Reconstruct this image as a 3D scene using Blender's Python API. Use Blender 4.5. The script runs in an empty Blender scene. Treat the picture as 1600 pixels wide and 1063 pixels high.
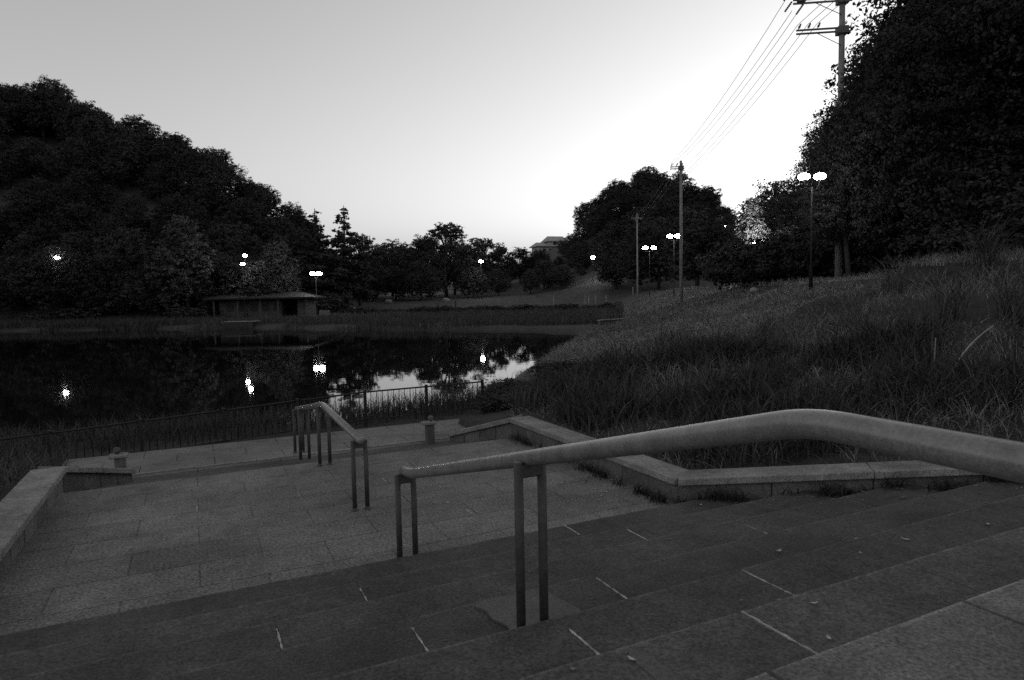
import bpy, bmesh, math, random
import numpy as np
from mathutils import Vector, Matrix

# ------------------------------------------------------------------ camera, sky, light
YAW, PITCH, ROLL, EYE, FPX = 0.44977, 0.06738, 0.01914, 2.2094, 1028.5
CY, SY = math.cos(YAW), math.sin(YAW)
scene = bpy.context.scene
C = scene.collection
cam_data = bpy.data.cameras.new('camera')
cam_data.sensor_fit = 'HORIZONTAL'
cam_data.sensor_width = 36.0
cam_data.lens = 36.0 * FPX / 1600.0
cam_data.clip_start = 0.05
cam_data.clip_end = 6000.0
cam = bpy.data.objects.new('camera', cam_data)
C.objects.link(cam)
fw = Vector((SY * math.cos(PITCH), CY * math.cos(PITCH), -math.sin(PITCH)))
rt = Vector((CY, -SY, 0.0))
up = rt.cross(fw)
r2 = rt * math.cos(ROLL) - up * math.sin(ROLL)
u2 = rt * math.sin(ROLL) + up * math.cos(ROLL)
m = Matrix((r2, u2, -fw)).transposed().to_4x4()
m.translation = Vector((0, 0, EYE))
cam.matrix_world = m
scene.camera = cam

SUN_AZ = YAW + math.radians(47.0)          # the sun has just gone down behind the hill on the right
SUN_EL = math.radians(0.5)
world = bpy.data.worlds.new('World')
scene.world = world
world.use_nodes = True
nt = world.node_tree
bg = nt.nodes['Background']
sky = nt.nodes.new('ShaderNodeTexSky')
sky.sky_type = 'NISHITA'
sky.sun_disc = False
sky.sun_elevation = SUN_EL
sky.sun_rotation = SUN_AZ
sky.altitude = 50.0
sky.air_density = 1.0
sky.dust_density = 3.0
sky.ozone_density = 1.0
bw = nt.nodes.new('ShaderNodeRGBToBW')     # the photograph is black and white
nt.links.new(sky.outputs[0], bw.inputs[0])
nt.links.new(bw.outputs[0], bg.inputs[0])
bg.inputs[1].default_value = 0.15

sun_data = bpy.data.lights.new('sun', 'SUN')
sun_data.energy = 0.02
sun_data.angle = math.radians(12.0)
sun = bpy.data.objects.new('sun', sun_data)
C.objects.link(sun)
sdir = Vector((math.sin(SUN_AZ) * math.cos(SUN_EL), math.cos(SUN_AZ) * math.cos(SUN_EL), math.sin(SUN_EL)))
sun.rotation_euler = sdir.to_track_quat('Z', 'Y').to_euler()

vs = scene.view_settings
vs.view_transform = 'Standard'
vs.look = 'None'
vs.exposure = 2.90
vs.gamma = 1.0
scene.cycles.max_bounces = 6
scene.cycles.diffuse_bounces = 3
scene.cycles.glossy_bounces = 3
scene.cycles.transparent_max_bounces = 4
scene.cycles.caustics_reflective = False
scene.cycles.caustics_refractive = False
scene.cycles.sample_clamp_indirect = 3.0
scene.cycles.use_denoising = False

# ------------------------------------------------------------------ helpers
R, T, D1 = 0.114, 0.5616, 5.097            # riser, tread, nosing of the lowest step of the upper flight
DFAR = 9.136                               # far edge of the landing
SR = 1.49                                  # centre line of the handrails
WZ = -0.8                                  # water level
rng = np.random.default_rng(7)
random.seed(7)

def S(X, D):
    """camera-frame ground position (metres right, metres ahead) -> world x, y"""
    return X * CY + D * SY, -X * SY + D * CY

def px(x, D):
    """world x, y of something seen at picture column x and D metres ahead"""
    return S((x - 800.0) / FPX * D, D)

def zpix(x, y, D):
    hz = 462.0 - 0.01914 * (x - 800.0)
    return EYE + (hz - y) / FPX * D

def link(o):
    C.objects.link(o)
    return o

def tag(o, label=None, cat=None, group=None, kind=None):
    if label: o['label'] = label
    if cat: o['category'] = cat
    if group: o['group'] = group
    if kind: o['kind'] = kind
    return o

def empty(name, loc=(0, 0, 0), rz=0.0):
    o = bpy.data.objects.new(name, None)
    o.location = loc
    o.rotation_euler = (0, 0, rz)
    o.empty_display_size = 0.2
    return link(o)

def mesh_obj(name, me, mat=None, parent=None):
    o = bpy.data.objects.new(name, me)
    if mat is not None and len(me.materials) == 0:
        me.materials.append(mat)
    if parent is not None:
        o.parent = parent
    return link(o)

def np_mesh(name, verts, faces, smooth=False):
    """verts (n,3), faces (m,k) with one k"""
    me = bpy.data.meshes.new(name)
    verts = np.asarray(verts, np.float32)
    faces = np.asarray(faces, np.int32)
    k = faces.shape[1]
    me.vertices.add(len(verts))
    me.vertices.foreach_set('co', verts.ravel())
    me.loops.add(faces.size)
    me.loops.foreach_set('vertex_index', faces.ravel())
    me.polygons.add(len(faces))
    me.polygons.foreach_set('loop_start', np.arange(0, faces.size, k, dtype=np.int32))
    me.polygons.foreach_set('loop_total', np.full(len(faces), k, np.int32))
    if smooth:
        me.polygons.foreach_set('use_smooth', np.ones(len(faces), bool))
    me.update(calc_edges=True)
    return me

def bm_mesh(name, bm, smooth=False):
    me = bpy.data.meshes.new(name)
    bm.normal_update()
    bm.to_mesh(me)
    bm.free()
    if smooth:
        me.polygons.foreach_set('use_smooth', np.ones(len(me.polygons), bool))
    return me

def add_box(bm, x0, x1, y0, y1, z0, z1, bevel=0.0, segs=1):
    vs_ = [bm.verts.new(v) for v in ((x0, y0, z0), (x1, y0, z0), (x1, y1, z0), (x0, y1, z0),
                                     (x0, y0, z1), (x1, y0, z1), (x1, y1, z1), (x0, y1, z1))]
    fs = [bm.faces.new([vs_[i] for i in f]) for f in ((3, 2, 1, 0), (4, 5, 6, 7), (0, 1, 5, 4), (1, 2, 6, 5), (2, 3, 7, 6), (3, 0, 4, 7))]
    if bevel > 0:
        es = list({e for f in fs for e in f.edges})
        r = bmesh.ops.bevel(bm, geom=es, offset=bevel, segments=segs, affect='EDGES', profile=0.5)
        return r['faces']
    return fs

def box_mesh(name, x0, x1, y0, y1, z0, z1, bevel=0.0, edge_mat=False):
    bm = bmesh.new()
    fs = add_box(bm, x0, x1, y0, y1, z0, z1, bevel)
    if edge_mat and bevel > 0:
        for f in fs:
            if f.is_valid and f.normal.z > 0.3 or f.is_valid and f.calc_center_median().z > z1 - bevel * 1.2:
                f.material_index = 1
        bm.normal_update()
        for f in bm.faces:
            if f.normal.z > 0.99:
                f.material_index = 0
    return bm_mesh(name, bm)

def tube_arrays(pts, rad, sides=10, caps=True):
    pts = [Vector(p) for p in pts]
    n = len(pts)
    if not hasattr(rad, '__len__'):
        rad = [rad] * n
    vv, ff = [], []
    ref = None
    for i, p in enumerate(pts):
        a = pts[min(i + 1, n - 1)] - pts[max(i - 1, 0)]
        a.normalize()
        if ref is None:
            ref = Vector((0, 0, 1)) if abs(a.z) < 0.9 else Vector((1, 0, 0))
        u = ref - a * ref.dot(a)
        if u.length < 1e-4:
            u = a.orthogonal()
        u.normalize()
        ref = u
        w = a.cross(u)
        for k in range(sides):
            t = 2 * math.pi * k / sides
            vv.append(p + (u * math.cos(t) + w * math.sin(t)) * rad[i])
    for i in range(n - 1):
        for k in range(sides):
            k2 = (k + 1) % sides
            ff.append((i * sides + k, i * sides + k2, (i + 1) * sides + k2, (i + 1) * sides + k))
    if caps:
        c0 = len(vv); vv.append(pts[0]); c1 = len(vv); vv.append(pts[-1])
        for k in range(sides):
            k2 = (k + 1) % sides
            ff.append((c0, k2, k)); ff.append((c1, (n - 1) * sides + k, (n - 1) * sides + k2))
    return [tuple(v) for v in vv], ff

def tube_mesh(name, pts, rad, sides=10, smooth=True, caps=True):
    vv, ff = tube_arrays(pts, rad, sides, caps)
    me = bpy.data.meshes.new(name)
    me.from_pydata(vv, [], ff)
    if smooth:
        me.polygons.foreach_set('use_smooth', np.array([len(p.vertices) == 4 for p in me.polygons], bool))
    me.update()
    return me

def tubes_mesh(name, chains, sides=8):
    """several joined tubes of one part"""
    V, F = [], []
    for pts, rad in chains:
        v, f = tube_arrays(pts, rad, sides)
        o = len(V)
        V += v
        F += [tuple(i + o for i in t) for t in f]
    me = bpy.data.meshes.new(name)
    me.from_pydata(V, [], F)
    me.polygons.foreach_set('use_smooth', np.array([len(p.vertices) == 4 for p in me.polygons], bool))
    me.update()
    return me

def arc_round(pts, radius, n=6):
    """polyline with rounded corners"""
    out = [Vector(pts[0])]
    for i in range(1, len(pts) - 1):
        a, b, c = Vector(pts[i - 1]), Vector(pts[i]), Vector(pts[i + 1])
        d1, d2 = (a - b), (c - b)
        r = min(radius, d1.length * 0.45, d2.length * 0.45)
        p, q = b + d1.normalized() * r, b + d2.normalized() * r
        for k in range(n + 1):
            t = k / n
            out.append(p * (1 - t) ** 2 + b * 2 * t * (1 - t) + q * t * t)
    out.append(Vector(pts[-1]))
    return out

def lathe_mesh(name, prof, sides=16):
    vv, ff = [], []
    for r, z in prof:
        for k in range(sides):
            t = 2 * math.pi * k / sides
            vv.append((r * math.cos(t), r * math.sin(t), z))
    for i in range(len(prof) - 1):
        for k in range(sides):
            k2 = (k + 1) % sides
            ff.append((i * sides + k, i * sides + k2, (i + 1) * sides + k2, (i + 1) * sides + k))
    me = bpy.data.meshes.new(name)
    me.from_pydata(vv, [], ff)
    me.polygons.foreach_set('use_smooth', np.ones(len(me.polygons), bool))
    me.update()
    return me

# ------------------------------------------------------------------ materials
def mat_base(name):
    mt = bpy.data.materials.new(name)
    mt.use_nodes = True
    n = mt.node_tree.nodes
    return mt, mt.node_tree, n['Principled BSDF']

def noise(nt_, scale, detail=4.0, rough=0.55, coord='Object', off=None):
    nz = nt_.nodes.new('ShaderNodeTexNoise')
    nz.inputs['Scale'].default_value = scale
    nz.inputs['Detail'].default_value = detail
    nz.inputs['Roughness'].default_value = rough
    if coord == 'World':
        gp = nt_.nodes.new('ShaderNodeNewGeometry')
        nt_.links.new(gp.outputs['Position'], nz.inputs['Vector'])
    else:
        tc = nt_.nodes.new('ShaderNodeTexCoord')
        nt_.links.new(tc.outputs[coord], nz.inputs['Vector'])
    return nz.outputs['Fac']

def mathn(nt_, op, a, b=None, clamp=False):
    n = nt_.nodes.new('ShaderNodeMath')
    n.operation = op
    n.use_clamp = clamp
    for i, v in enumerate((a, b)):
        if v is None: continue
        if isinstance(v, (int, float)): n.inputs[i].default_value = v
        else: nt_.links.new(v, n.inputs[i])
    return n.outputs[0]

def mapr(nt_, v, a, b, c, d):
    n = nt_.nodes.new('ShaderNodeMapRange')
    n.inputs[1].default_value = a; n.inputs[2].default_value = b
    n.inputs[3].default_value = c; n.inputs[4].default_value = d
    nt_.links.new(v, n.inputs[0])
    return n.outputs[0]

def grey(nt_, v, bsdf):
    cmb = nt_.nodes.new('ShaderNodeCombineColor')
    for i in range(3): nt_.links.new(v, cmb.inputs[i])
    nt_.links.new(cmb.outputs[0], bsdf.inputs['Base Color'])

def bump(nt_, h, bsdf, strength, dist):
    b = nt_.nodes.new('ShaderNodeBump')
    b.inputs['Strength'].default_value = strength
    b.inputs['Distance'].default_value = dist
    nt_.links.new(h, b.inputs['Height'])
    nt_.links.new(b.outputs[0], bsdf.inputs['Normal'])

def stone(name, base, rough=0.85, var=0.35, grain=90.0, blotch=1.3, per_object=0.0, bumpd=0.003, speck=0.35, nosing=False):
    """granite or concrete: large stains, mottling, fine grain"""
    mt, t, b = mat_base(name)
    n1 = mapr(t, noise(t, blotch, 5, 0.6, 'World'), 0.3, 0.7, 1 - var, 1 + var)
    n2 = mapr(t, noise(t, blotch * 7, 4, 0.6, 'World'), 0.3, 0.7, 1 - var * 0.5, 1 + var * 0.5)
    n3 = mapr(t, noise(t, grain, 2, 0.6, 'World'), 0.25, 0.75, 1 - speck, 1 + speck)
    v = mathn(t, 'MULTIPLY', mathn(t, 'MULTIPLY', n1, n2), n3)
    if per_object > 0:
        oi = t.nodes.new('ShaderNodeObjectInfo')
        v = mathn(t, 'MULTIPLY', v, mapr(t, oi.outputs['Random'], 0, 1, 1 - per_object, 1 + per_object))
    if nosing:                      # the front edge of a tread is rubbed pale and chipped
        tc = t.nodes.new('ShaderNodeTexCoord'); sp = t.nodes.new('ShaderNodeSeparateXYZ')
        t.links.new(tc.outputs['Object'], sp.inputs[0])
        wv = mathn(t, 'ADD', sp.outputs[1], mathn(t, 'MULTIPLY', mathn(t, 'SUBTRACT', noise(t, 9.0, 5, 0.7, 'World'), 0.5), 0.06))
        v = mathn(t, 'MULTIPLY', v, mapr(t, wv, 0.255, 0.282, 1.0, 1.8))
    v = mathn(t, 'MULTIPLY', v, base)
    grey(t, v, b)
    b.inputs['Roughness'].default_value = rough
    b.inputs['Specular IOR Level'].default_value = 0.3
    bump(t, mathn(t, 'ADD', n3, n2), b, 0.5, bumpd)
    return mt

def plain(name, v, rough=0.7, metal=0.0, var=0.2, scale=6.0, spec=0.4):
    mt, t, b = mat_base(name)
    n1 = mapr(t, noise(t, scale, 4, 0.6), 0.3, 0.7, v * (1 - var), v * (1 + var))
    grey(t, n1, b)
    b.inputs['Roughness'].default_value = rough
    b.inputs['Metallic'].default_value = metal
    b.inputs['Specular IOR Level'].default_value = spec
    return mt

def foliage(name, v, var=0.5, trans=0.12):
    mt, t, b = mat_base(name)
    oi = t.nodes.new('ShaderNodeObjectInfo')
    geo = t.nodes.new('ShaderNodeNewGeometry')
    a = mapr(t, oi.outputs['Random'], 0, 1, 0.75, 1.25)
    c = mapr(t, geo.outputs['Random Per Island'], 0, 1, 1 - var, 1 + var)
    n1 = mapr(t, noise(t, 0.6, 3, 0.5), 0.3, 0.7, 0.7, 1.3)
    vv = mathn(t, 'MULTIPLY', mathn(t, 'MULTIPLY', mathn(t, 'MULTIPLY', a, c), n1), v)
    grey(t, vv, b)
    b.inputs['Roughness'].default_value = 0.75
    b.inputs['Specular IOR Level'].default_value = 0.15
    return mt

def emit(name, s):
    mt = bpy.data.materials.new(name)
    mt.use_nodes = True
    t = mt.node_tree
    t.nodes.remove(t.nodes['Principled BSDF'])
    e = t.nodes.new('ShaderNodeEmission')
    e.inputs[0].default_value = (1, 1, 1, 1)
    e.inputs[1].default_value = s
    t.links.new(e.outputs[0], t.nodes['Material Output'].inputs[0])
    return mt

M_SLAB = stone('pale_paving', 0.14, per_object=0.10, var=0.36, grain=42, blotch=0.9, speck=0.75, bumpd=0.006)
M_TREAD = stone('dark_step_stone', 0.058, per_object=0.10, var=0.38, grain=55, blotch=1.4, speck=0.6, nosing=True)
M_TREAD_PALE = stone('pale_step_stone', 0.14, per_object=0.10, var=0.38, grain=55, blotch=1.4, speck=0.6, nosing=True)  # paler stone for the top treads and the upper landing
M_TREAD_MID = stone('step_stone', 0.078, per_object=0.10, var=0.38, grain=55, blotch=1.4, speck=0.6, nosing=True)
M_EDGE = stone('worn_step_edge', 0.10, var=0.3, grain=60, blotch=4.0)
M_MORTAR = stone('white_mortar', 0.34, var=0.45, grain=40, blotch=7.0)
M_PATCH = stone('cement_patch', 0.095, var=0.25, grain=60, blotch=3.0)
M_CAP = stone('cap_stone', 0.20, per_object=0.08, var=0.38, grain=60, blotch=2.2, speck=0.5)
M_WALL = stone('wall_stone', 0.11, per_object=0.2, var=0.35, grain=50, blotch=2.2)
M_BED = stone('bedding', 0.03, var=0.3, grain=40)
M_TERR = stone('terrace_paving', 0.15, per_object=0.06, var=0.3, grain=60, blotch=1.0)
M_RAIL = stone('painted_rail', 0.175, rough=0.34, var=0.25, grain=120, blotch=9.0, bumpd=0.0005, speck=0.25)
M_RAIL.node_tree.nodes['Principled BSDF'].inputs['Specular IOR Level'].default_value = 0.9
M_POST = stone('dark_rail_post', 0.06, rough=0.55, var=0.2, grain=40, blotch=5.0, bumpd=0.0006, speck=0.15)
M_IRON = plain('fence_iron', 0.014, 0.6)
M_POLE = plain('pole_concrete', 0.22, 0.85, scale=2.0)
M_STEEL = plain('pole_steel', 0.12, 0.6)
M_WIRE = plain('wire', 0.05, 0.7)
M_CERAM = plain('insulator', 0.10, 0.4)
M_TRUNK = plain('bark', 0.05, 0.9, scale=3.0, var=0.4, spec=0.1)
M_LEAF = foliage('leaf', 0.042, var=0.3)
M_LEAF_NEAR = foliage('leaf_near', 0.040, var=0.3)
M_LEAF_PALE = foliage('leaf_pale', 0.065, var=0.3)
M_GRASS = foliage('grass_blade', 0.24, var=0.6)
M_REED = foliage('reed_blade', 0.08, var=0.55)
M_MARSH = foliage('marsh_blade', 0.045, var=0.5)
M_DRY = foliage('dry_stem', 0.30, var=0.3)
M_LAMP = emit('lamp_glass', 14.0)
M_LAMP_SMALL = emit('lamp_glass_small', 6.0)
M_BLACKPOST = plain('black_lamp_post', 0.012, 0.8, spec=0.1)
M_DARK = plain('dark_timber', 0.035, 0.8)
M_PLASTER = plain('pale_plaster', 0.075, 0.9, scale=1.5)
M_ROOF = plain('roof_tile', 0.009, 0.8, scale=3.0)
M_FARROOF = plain('far_roof', 0.32, 0.8, scale=1.0)
M_FARWALL = plain('far_wall', 0.40, 0.9, scale=1.0)
M_WHITE = plain('white_paint', 0.22, 0.7)
M_LEAFLIT = plain('fallen_leaf', 0.45, 0.8, var=0.35, scale=30)

# ground cover material: dark soil and thatch under the grass, paler mown lawn beyond the pond
mt, t, b = mat_base('ground')
n1 = mapr(t, noise(t, 0.35, 6, 0.65), 0.3, 0.7, 0.7, 1.3)
n2 = mapr(t, noise(t, 6.0, 5, 0.7), 0.25, 0.75, 0.6, 1.4)
tcg = t.nodes.new('ShaderNodeTexCoord')
sep = t.nodes.new('ShaderNodeSeparateXYZ')
t.links.new(tcg.outputs['Object'], sep.inputs[0])
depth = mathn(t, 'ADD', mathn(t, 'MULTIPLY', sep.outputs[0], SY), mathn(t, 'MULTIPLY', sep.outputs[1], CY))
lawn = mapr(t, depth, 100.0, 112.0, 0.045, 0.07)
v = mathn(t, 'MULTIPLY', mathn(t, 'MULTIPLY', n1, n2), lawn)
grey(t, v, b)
b.inputs['Roughness'].default_value = 0.95
b.inputs['Specular IOR Level'].default_value = 0.1
bump(t, n2, b, 0.6, 0.05)
M_GROUND = mt

# still pond water
mt, t, b = mat_base('pond_water')
b.inputs['Base Color'].default_value = (0.006, 0.006, 0.006, 1)
b.inputs['Roughness'].default_value = 0.02
b.inputs['IOR'].default_value = 1.33
b.inputs['Specular IOR Level'].default_value = 0.5
tcw = t.nodes.new('ShaderNodeTexCoord')
mp = t.nodes.new('ShaderNodeMapping')
mp.inputs['Scale'].default_value = (1, 1, 1)
nz = t.nodes.new('ShaderNodeTexNoise')
nz.inputs['Scale'].default_value = 1.6
nz.inputs['Detail'].default_value = 3
t.links.new(tcw.outputs['Object'], mp.inputs[0]); t.links.new(mp.outputs[0], nz.inputs['Vector'])
bump(t, nz.outputs['Fac'], b, 0.10, 0.012)
M_WATER = mt

# ------------------------------------------------------------------ terrain
POND = np.array([(9.9, 20.6), (17.0, 30.2), (20.2, 34.4), (27.0, 42.5), (25.5, 50.0), (16.5, 60.5), (6.8, 75.0),
                 (-6.0, 84.0), (-22.0, 93.0), (-60, 96), (-110, 74), (-100, 25), (-30, 17.2), (-5, 16.2), (3, 15.7), (6.4, 16.6)])
CHAIN = np.array([(16.5, -9, 1.05), (12, -2.2, 1.0), (8.5, 1.65, 0.78), (6.5, 3.7, 0.46), (4.75, 5.4, 0.2), (4.75, 9.3, 0.2), (4.0, 10.7, -0.1), (5.0, 12.8, -0.32),
                  (6.5, 15.8, -0.7), (9.9, 20.6, -0.75), (17.0, 30.2, -0.75), (20.2, 34.4, -0.75), (27.0, 42.5, -0.7),
                  (40.0, 58.0, -0.5), (55, 79, 0.2), (79, 117, 1.2), (110, 169, 2.5), (200, 330, 4.0), (700, 1200, 6.0)], float)

def seg_dist(x, y, ax, ay, bx, by):
    dx, dy = bx - ax, by - ay
    tt = np.clip(((x - ax) * dx + (y - ay) * dy) / (dx * dx + dy * dy), 0, 1)
    qx, qy = ax + tt * dx, ay + tt * dy
    cr = dx * (y - ay) - dy * (x - ax)          # > 0: left of the segment
    return np.hypot(x - qx, y - qy), tt, cr

def pond_sd(x, y):
    d = np.full(np.shape(x), 1e9); inside = np.zeros(np.shape(x), bool)
    n = len(POND)
    for i in range(n):
        a, c = POND[i], POND[(i + 1) % n]
        dd, _, _ = seg_dist(x, y, a[0], a[1], c[0], c[1])
        d = np.minimum(d, dd)
        cond = ((a[1] > y) != (c[1] > y))
        xi = (c[0] - a[0]) * (y - a[1]) / (c[1] - a[1] + 1e-12) + a[0]
        inside ^= cond & (x < xi)
    return np.where(inside, -d, d)

def chain_sd(x, y):
    best = np.full(np.shape(x), 1e9); zf = np.zeros(np.shape(x)); side = np.zeros(np.shape(x))
    for i in range(len(CHAIN) - 1):
        a, c = CHAIN[i], CHAIN[i + 1]
        dd, tt, cr = seg_dist(x, y, a[0], a[1], c[0], c[1])
        w = dd < best - 1e-6
        best = np.where(w, dd, best)
        zf = np.where(w, a[2] + tt * (c[2] - a[2]), zf)
        side = np.where(w, cr, side)
    return np.where(side < 0, best, -best), zf      # positive on the right-hand (hill) side

def smooth(a, b_, v):
    q = np.clip((v - a) / (b_ - a), 0, 1)
    return q * q * (3 - 2 * q)

def wall_s(d):
    """half width of the stair corridor (inner faces of the walls) as a function of d"""
    return np.interp(d, [-3, 1.65, 5.35, 9.33, 10.55, 10.9, 10.95, 13.0], [11.5, 7.05, 2.99, 2.99, 2.35, 2.35, 3.0, 3.0])

def stair_z(d):
    n_up = np.clip(np.floor((D1 - d) / T) + 1, 0, 9)
    n_dn = np.clip(np.floor((d - DFAR) / T) + 1, 0, 3)
    return n_up * R - n_dn * R

def ground_z(x, y):
    x = np.asarray(x, float); y = np.asarray(y, float)
    X = x * CY - y * SY; D = x * SY + y * CY
    wob = 0.10 * np.sin(x * 0.9 + 1.3) * np.sin(y * 0.8) + 0.06 * np.sin(x * 2.3 + y * 1.7)
    far = np.interp(D, [0, 57, 100, 110, 150, 200, 400, 1500], [-0.40, -0.5, -0.42, -0.3, 2.2, 3.4, 6, 8])
    # ground left of the stairs
    left = np.interp(y, [-6, 1, 5.3, 9.3, 11.5, 13.2, 15], [1.0, 0.8, 0.16, 0.12, -0.3, -0.40, -0.42])
    z = np.where(y < 20, left, far)
    # far left wooded hill
    hl = np.interp(X, [-400, -160, -110, -96.5, -84.4, -72.3, -63.9, -55.5, -51.2, -47, -42.2, -38.6, -36, -33], [20, 34, 36, 34.5, 33, 27.5, 24, 22, 18.2, 15, 10.5, 5.5, 2, 0]) * smooth(90, 124, D) * smooth(185, 135, D)
    z = z + hl
    # wooded dome on the far right
    dm = 23.0 * np.exp(-(np.abs((X - 41.5) / 24.0) ** 2.7)) * np.exp(-(((D - 190) / 34.0) ** 2))
    sh = 13.0 * np.exp(-(((X - 14) / 20.0) ** 2)) * np.exp(-(((D - 235) / 40.0) ** 2))
    z = z + dm + sh
    # grassy dike on the right
    cd, zf = chain_sd(x, y)
    dist = np.maximum(cd, 0)
    rise = zf + np.interp(y, [8, 20], [0.215, 0.262]) * dist * smooth(-2, 3, dist) + wob * smooth(1, 4, dist)
    top = 2.75 + 0.10 * np.sin(D * 0.15)
    dike = np.minimum(rise, top) - 0.0
    k = 0.35
    dike = np.where(rise > top - k, top - k * 0.5 * np.exp(-np.maximum(rise - top + k, 0) / k) - 0.0, rise)
    hr = 0.50 * np.maximum(dist - 19.0, 0) * smooth(140, 70, D)
    hr = 26 * (1 - np.exp(-hr / 26))
    z = np.where(cd > 0, np.maximum(z, dike + hr), z)
    # pond bed and banks
    sd = pond_sd(x, y)
    z = np.where(sd > 0, np.minimum(z, WZ + 0.06 + 0.28 * sd + 60 * smooth(4, 16, sd)), WZ - np.minimum(0.3 * -sd, 1.4))
    # stairs corridor
    cs = np.abs(x - SR)
    ins = (cs < wall_s(y) + 0.17) & (y < 12.9) & (y > -6)
    z = np.where(ins, np.minimum(stair_z(y), stair_z(y + 0.3)) - 0.28, z)
    return z

def gz(x, y):
    return float(ground_z(np.array([x]), np.array([y]))[0])

def axis(lo_near, hi_near, step, lo, hi, g=1.07):
    a = list(np.arange(lo_near, hi_near + 1e-6, step))
    st, v = step, hi_near
    while v < hi:
        st = min(st * g, 60); v += st; a.append(v)
    st, v = step, lo_near
    pre = []
    while v > lo:
        st = min(st * g, 60); v -= st; pre.append(v)
    return np.array(pre[::-1] + a)

gx_ = axis(-6, 16, 0.25, -1500, 1800)
gy_ = axis(-1, 24, 0.25, -60, 2200)
GX, GY = np.meshgrid(gx_, gy_)
GZ = ground_z(GX, GY)
nx, ny = len(gx_), len(gy_)
V = np.stack([GX.ravel(), GY.ravel(), GZ.ravel()], 1)
ii = (np.arange(ny - 1)[:, None] * nx + np.arange(nx - 1)[None, :]).ravel()
F = np.stack([ii, ii + 1, ii + nx + 1, ii + nx], 1)
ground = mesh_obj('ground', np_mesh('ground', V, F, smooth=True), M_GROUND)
tag(ground, 'dark grassy ground of the park with its slopes and hills', kind='structure')

bm = bmesh.new()
f = bm.faces.new([bm.verts.new((p[0] + (1.5 if i < 4 else 0), p[1], WZ)) for i, p in enumerate(
    [(11, 20), (18, 30), (21, 34), (31, 42.5), (29, 52), (18.5, 62.5), (8.3, 77), (-5, 87), (-21.5, 96.5), (-60, 100), (-114, 77), (-104, 22), (-30, 14.6), (-5, 14.3), (3, 14.0), (8, 14.6)])])
bmesh.ops.triangulate(bm, faces=[f])
pond = mesh_obj('pond_water', bm_mesh('pond_water', bm), M_WATER)
if pond.data.polygons[0].normal.z < 0:
    pond.data.flip_normals()
tag(pond, 'still dark pond mirroring the lamps and the sky', kind='structure')

# ------------------------------------------------------------------ stairs
def spans(s0, s1, joints):
    js = [s0] + [j for j in sorted(joints) if s0 + 0.15 < j < s1 - 0.15] + [s1]
    return list(zip(js[:-1], js[1:]))

GAP = 0.012
stairs = empty('stone_staircase', (SR, D1, 0))
tag(stairs, 'wide flight of dark stone steps leading down to the pale landing', 'stairs')
MORT = empty('x')
bpy.data.objects.remove(MORT)

def slab(parent, name, s0, s1, y0, y1, ztop, thick, mats, bevel=0.009, tilt=0.0):
    """one stone slab, parented with its own origin at its centre"""
    w, dpt = (s1 - s0) / 2, (y1 - y0) / 2
    me = box_mesh(name, -w, w, -dpt, dpt, -thick, 0, bevel, edge_mat=len(mats) > 1)
    for mm in mats: me.materials.append(mm)
    o = bpy.data.objects.new(name, me)
    o.parent = parent
    o.location = ((s0 + s1) / 2 - parent.location.x, (y0 + y1) / 2 - parent.location.y, ztop - parent.location.z)
    o.rotation_euler = (random.uniform(-tilt, tilt), random.uniform(-tilt, tilt), 0)
    return link(o)

def ragged_strip(L, w):
    """crumbling strip of mortar: uneven width, missing bits"""
    bm = bmesh.new()
    n = max(4, int(L / 0.02))
    prev = None
    for i in range(n + 1):
        y_ = -L / 2 + L * i / n
        q_ = 0.15 if random.random() < 0.15 else 1.0
        a = -w / 2 * random.uniform(0.35, 1.1) * q_; c = w / 2 * random.uniform(0.35, 1.1) * q_
        h = random.uniform(-0.002, 0.0)
        cur = [bm.verts.new(q) for q in ((a, y_, -0.012), (a * 0.8, y_, h), (c * 0.8, y_, h), (c, y_, -0.012))]
        if prev:
            for k in range(3):
                bm.faces.new((prev[k], prev[k + 1], cur[k + 1], cur[k]))
        prev = cur
    bmesh.ops.recalc_face_normals(bm, faces=bm.faces)
    me = bm_mesh('mortar_joint', bm)
    if len(me.polygons) and sum(p.normal.z for p in me.polygons) < 0:
        me.flip_normals()
    return me
OFF = {1: 2.95, 2: 3.2, 3: 0.345, 4: 0.97, 5: 1.59, 6: 2.29, 7: 3.06, 8: 2.4}
GAP = 0.006
MJ = {(6, 2.29): (0.02, 1.0, 0.03), (5, 1.59): (0.25, 1.0, 0.02), (4, 0.97): (0.2, 0.75, 0.022), (3, 0.345): (0.2, 0.8, 0.022), (2, 0.94): (0.2, 0.75, 0.018),
      (4, 2.17): (0.1, 0.75, 0.02), (5, 2.84): (0.05, 0.8, 0.018), (2, 3.2): (0.1, 0.7, 0.016), (1, 2.95): (0.0, 0.5, 0.02), (3, 3.9): (0.2, 0.7, 0.014)}
joints_done = []
for n in range(1, 9):
    y1 = D1 - (n - 1) * T
    y0 = y1 - T - 0.012
    half0 = float(wall_s(y1)) + 0.12
    js = []
    base = OFF[n]
    step = 1.2
    k = -8
    while k < 9:
        js.append(base + k * step); k += 1
    for (nn, sj) in MJ:
        if nn == n:
            js = [sj if abs(q - sj) < 0.35 else q for q in js]
    for (a, c) in spans(SR - half0, SR + half0, js):
        slab(stairs, 'tread_slab', a + GAP / 2, c - GAP / 2, y0 + 0.004, y1, n * R, R + 0.02, (M_TREAD if n < 6 else M_TREAD_MID if n == 6 else M_TREAD_PALE, M_EDGE), 0.010, 0.0022)
    for (nn, sj), (f0, f1, wj) in MJ.items():
        if nn == n:
            o = mesh_obj('mortar_joint', ragged_strip((f1 - f0) * T, wj * 0.8), M_MORTAR, stairs)
            # f counted from the nosing back
            o.location = (sj - SR, y1 - (f0 + f1) / 2 * T - D1, n * R + 0.0035)
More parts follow.
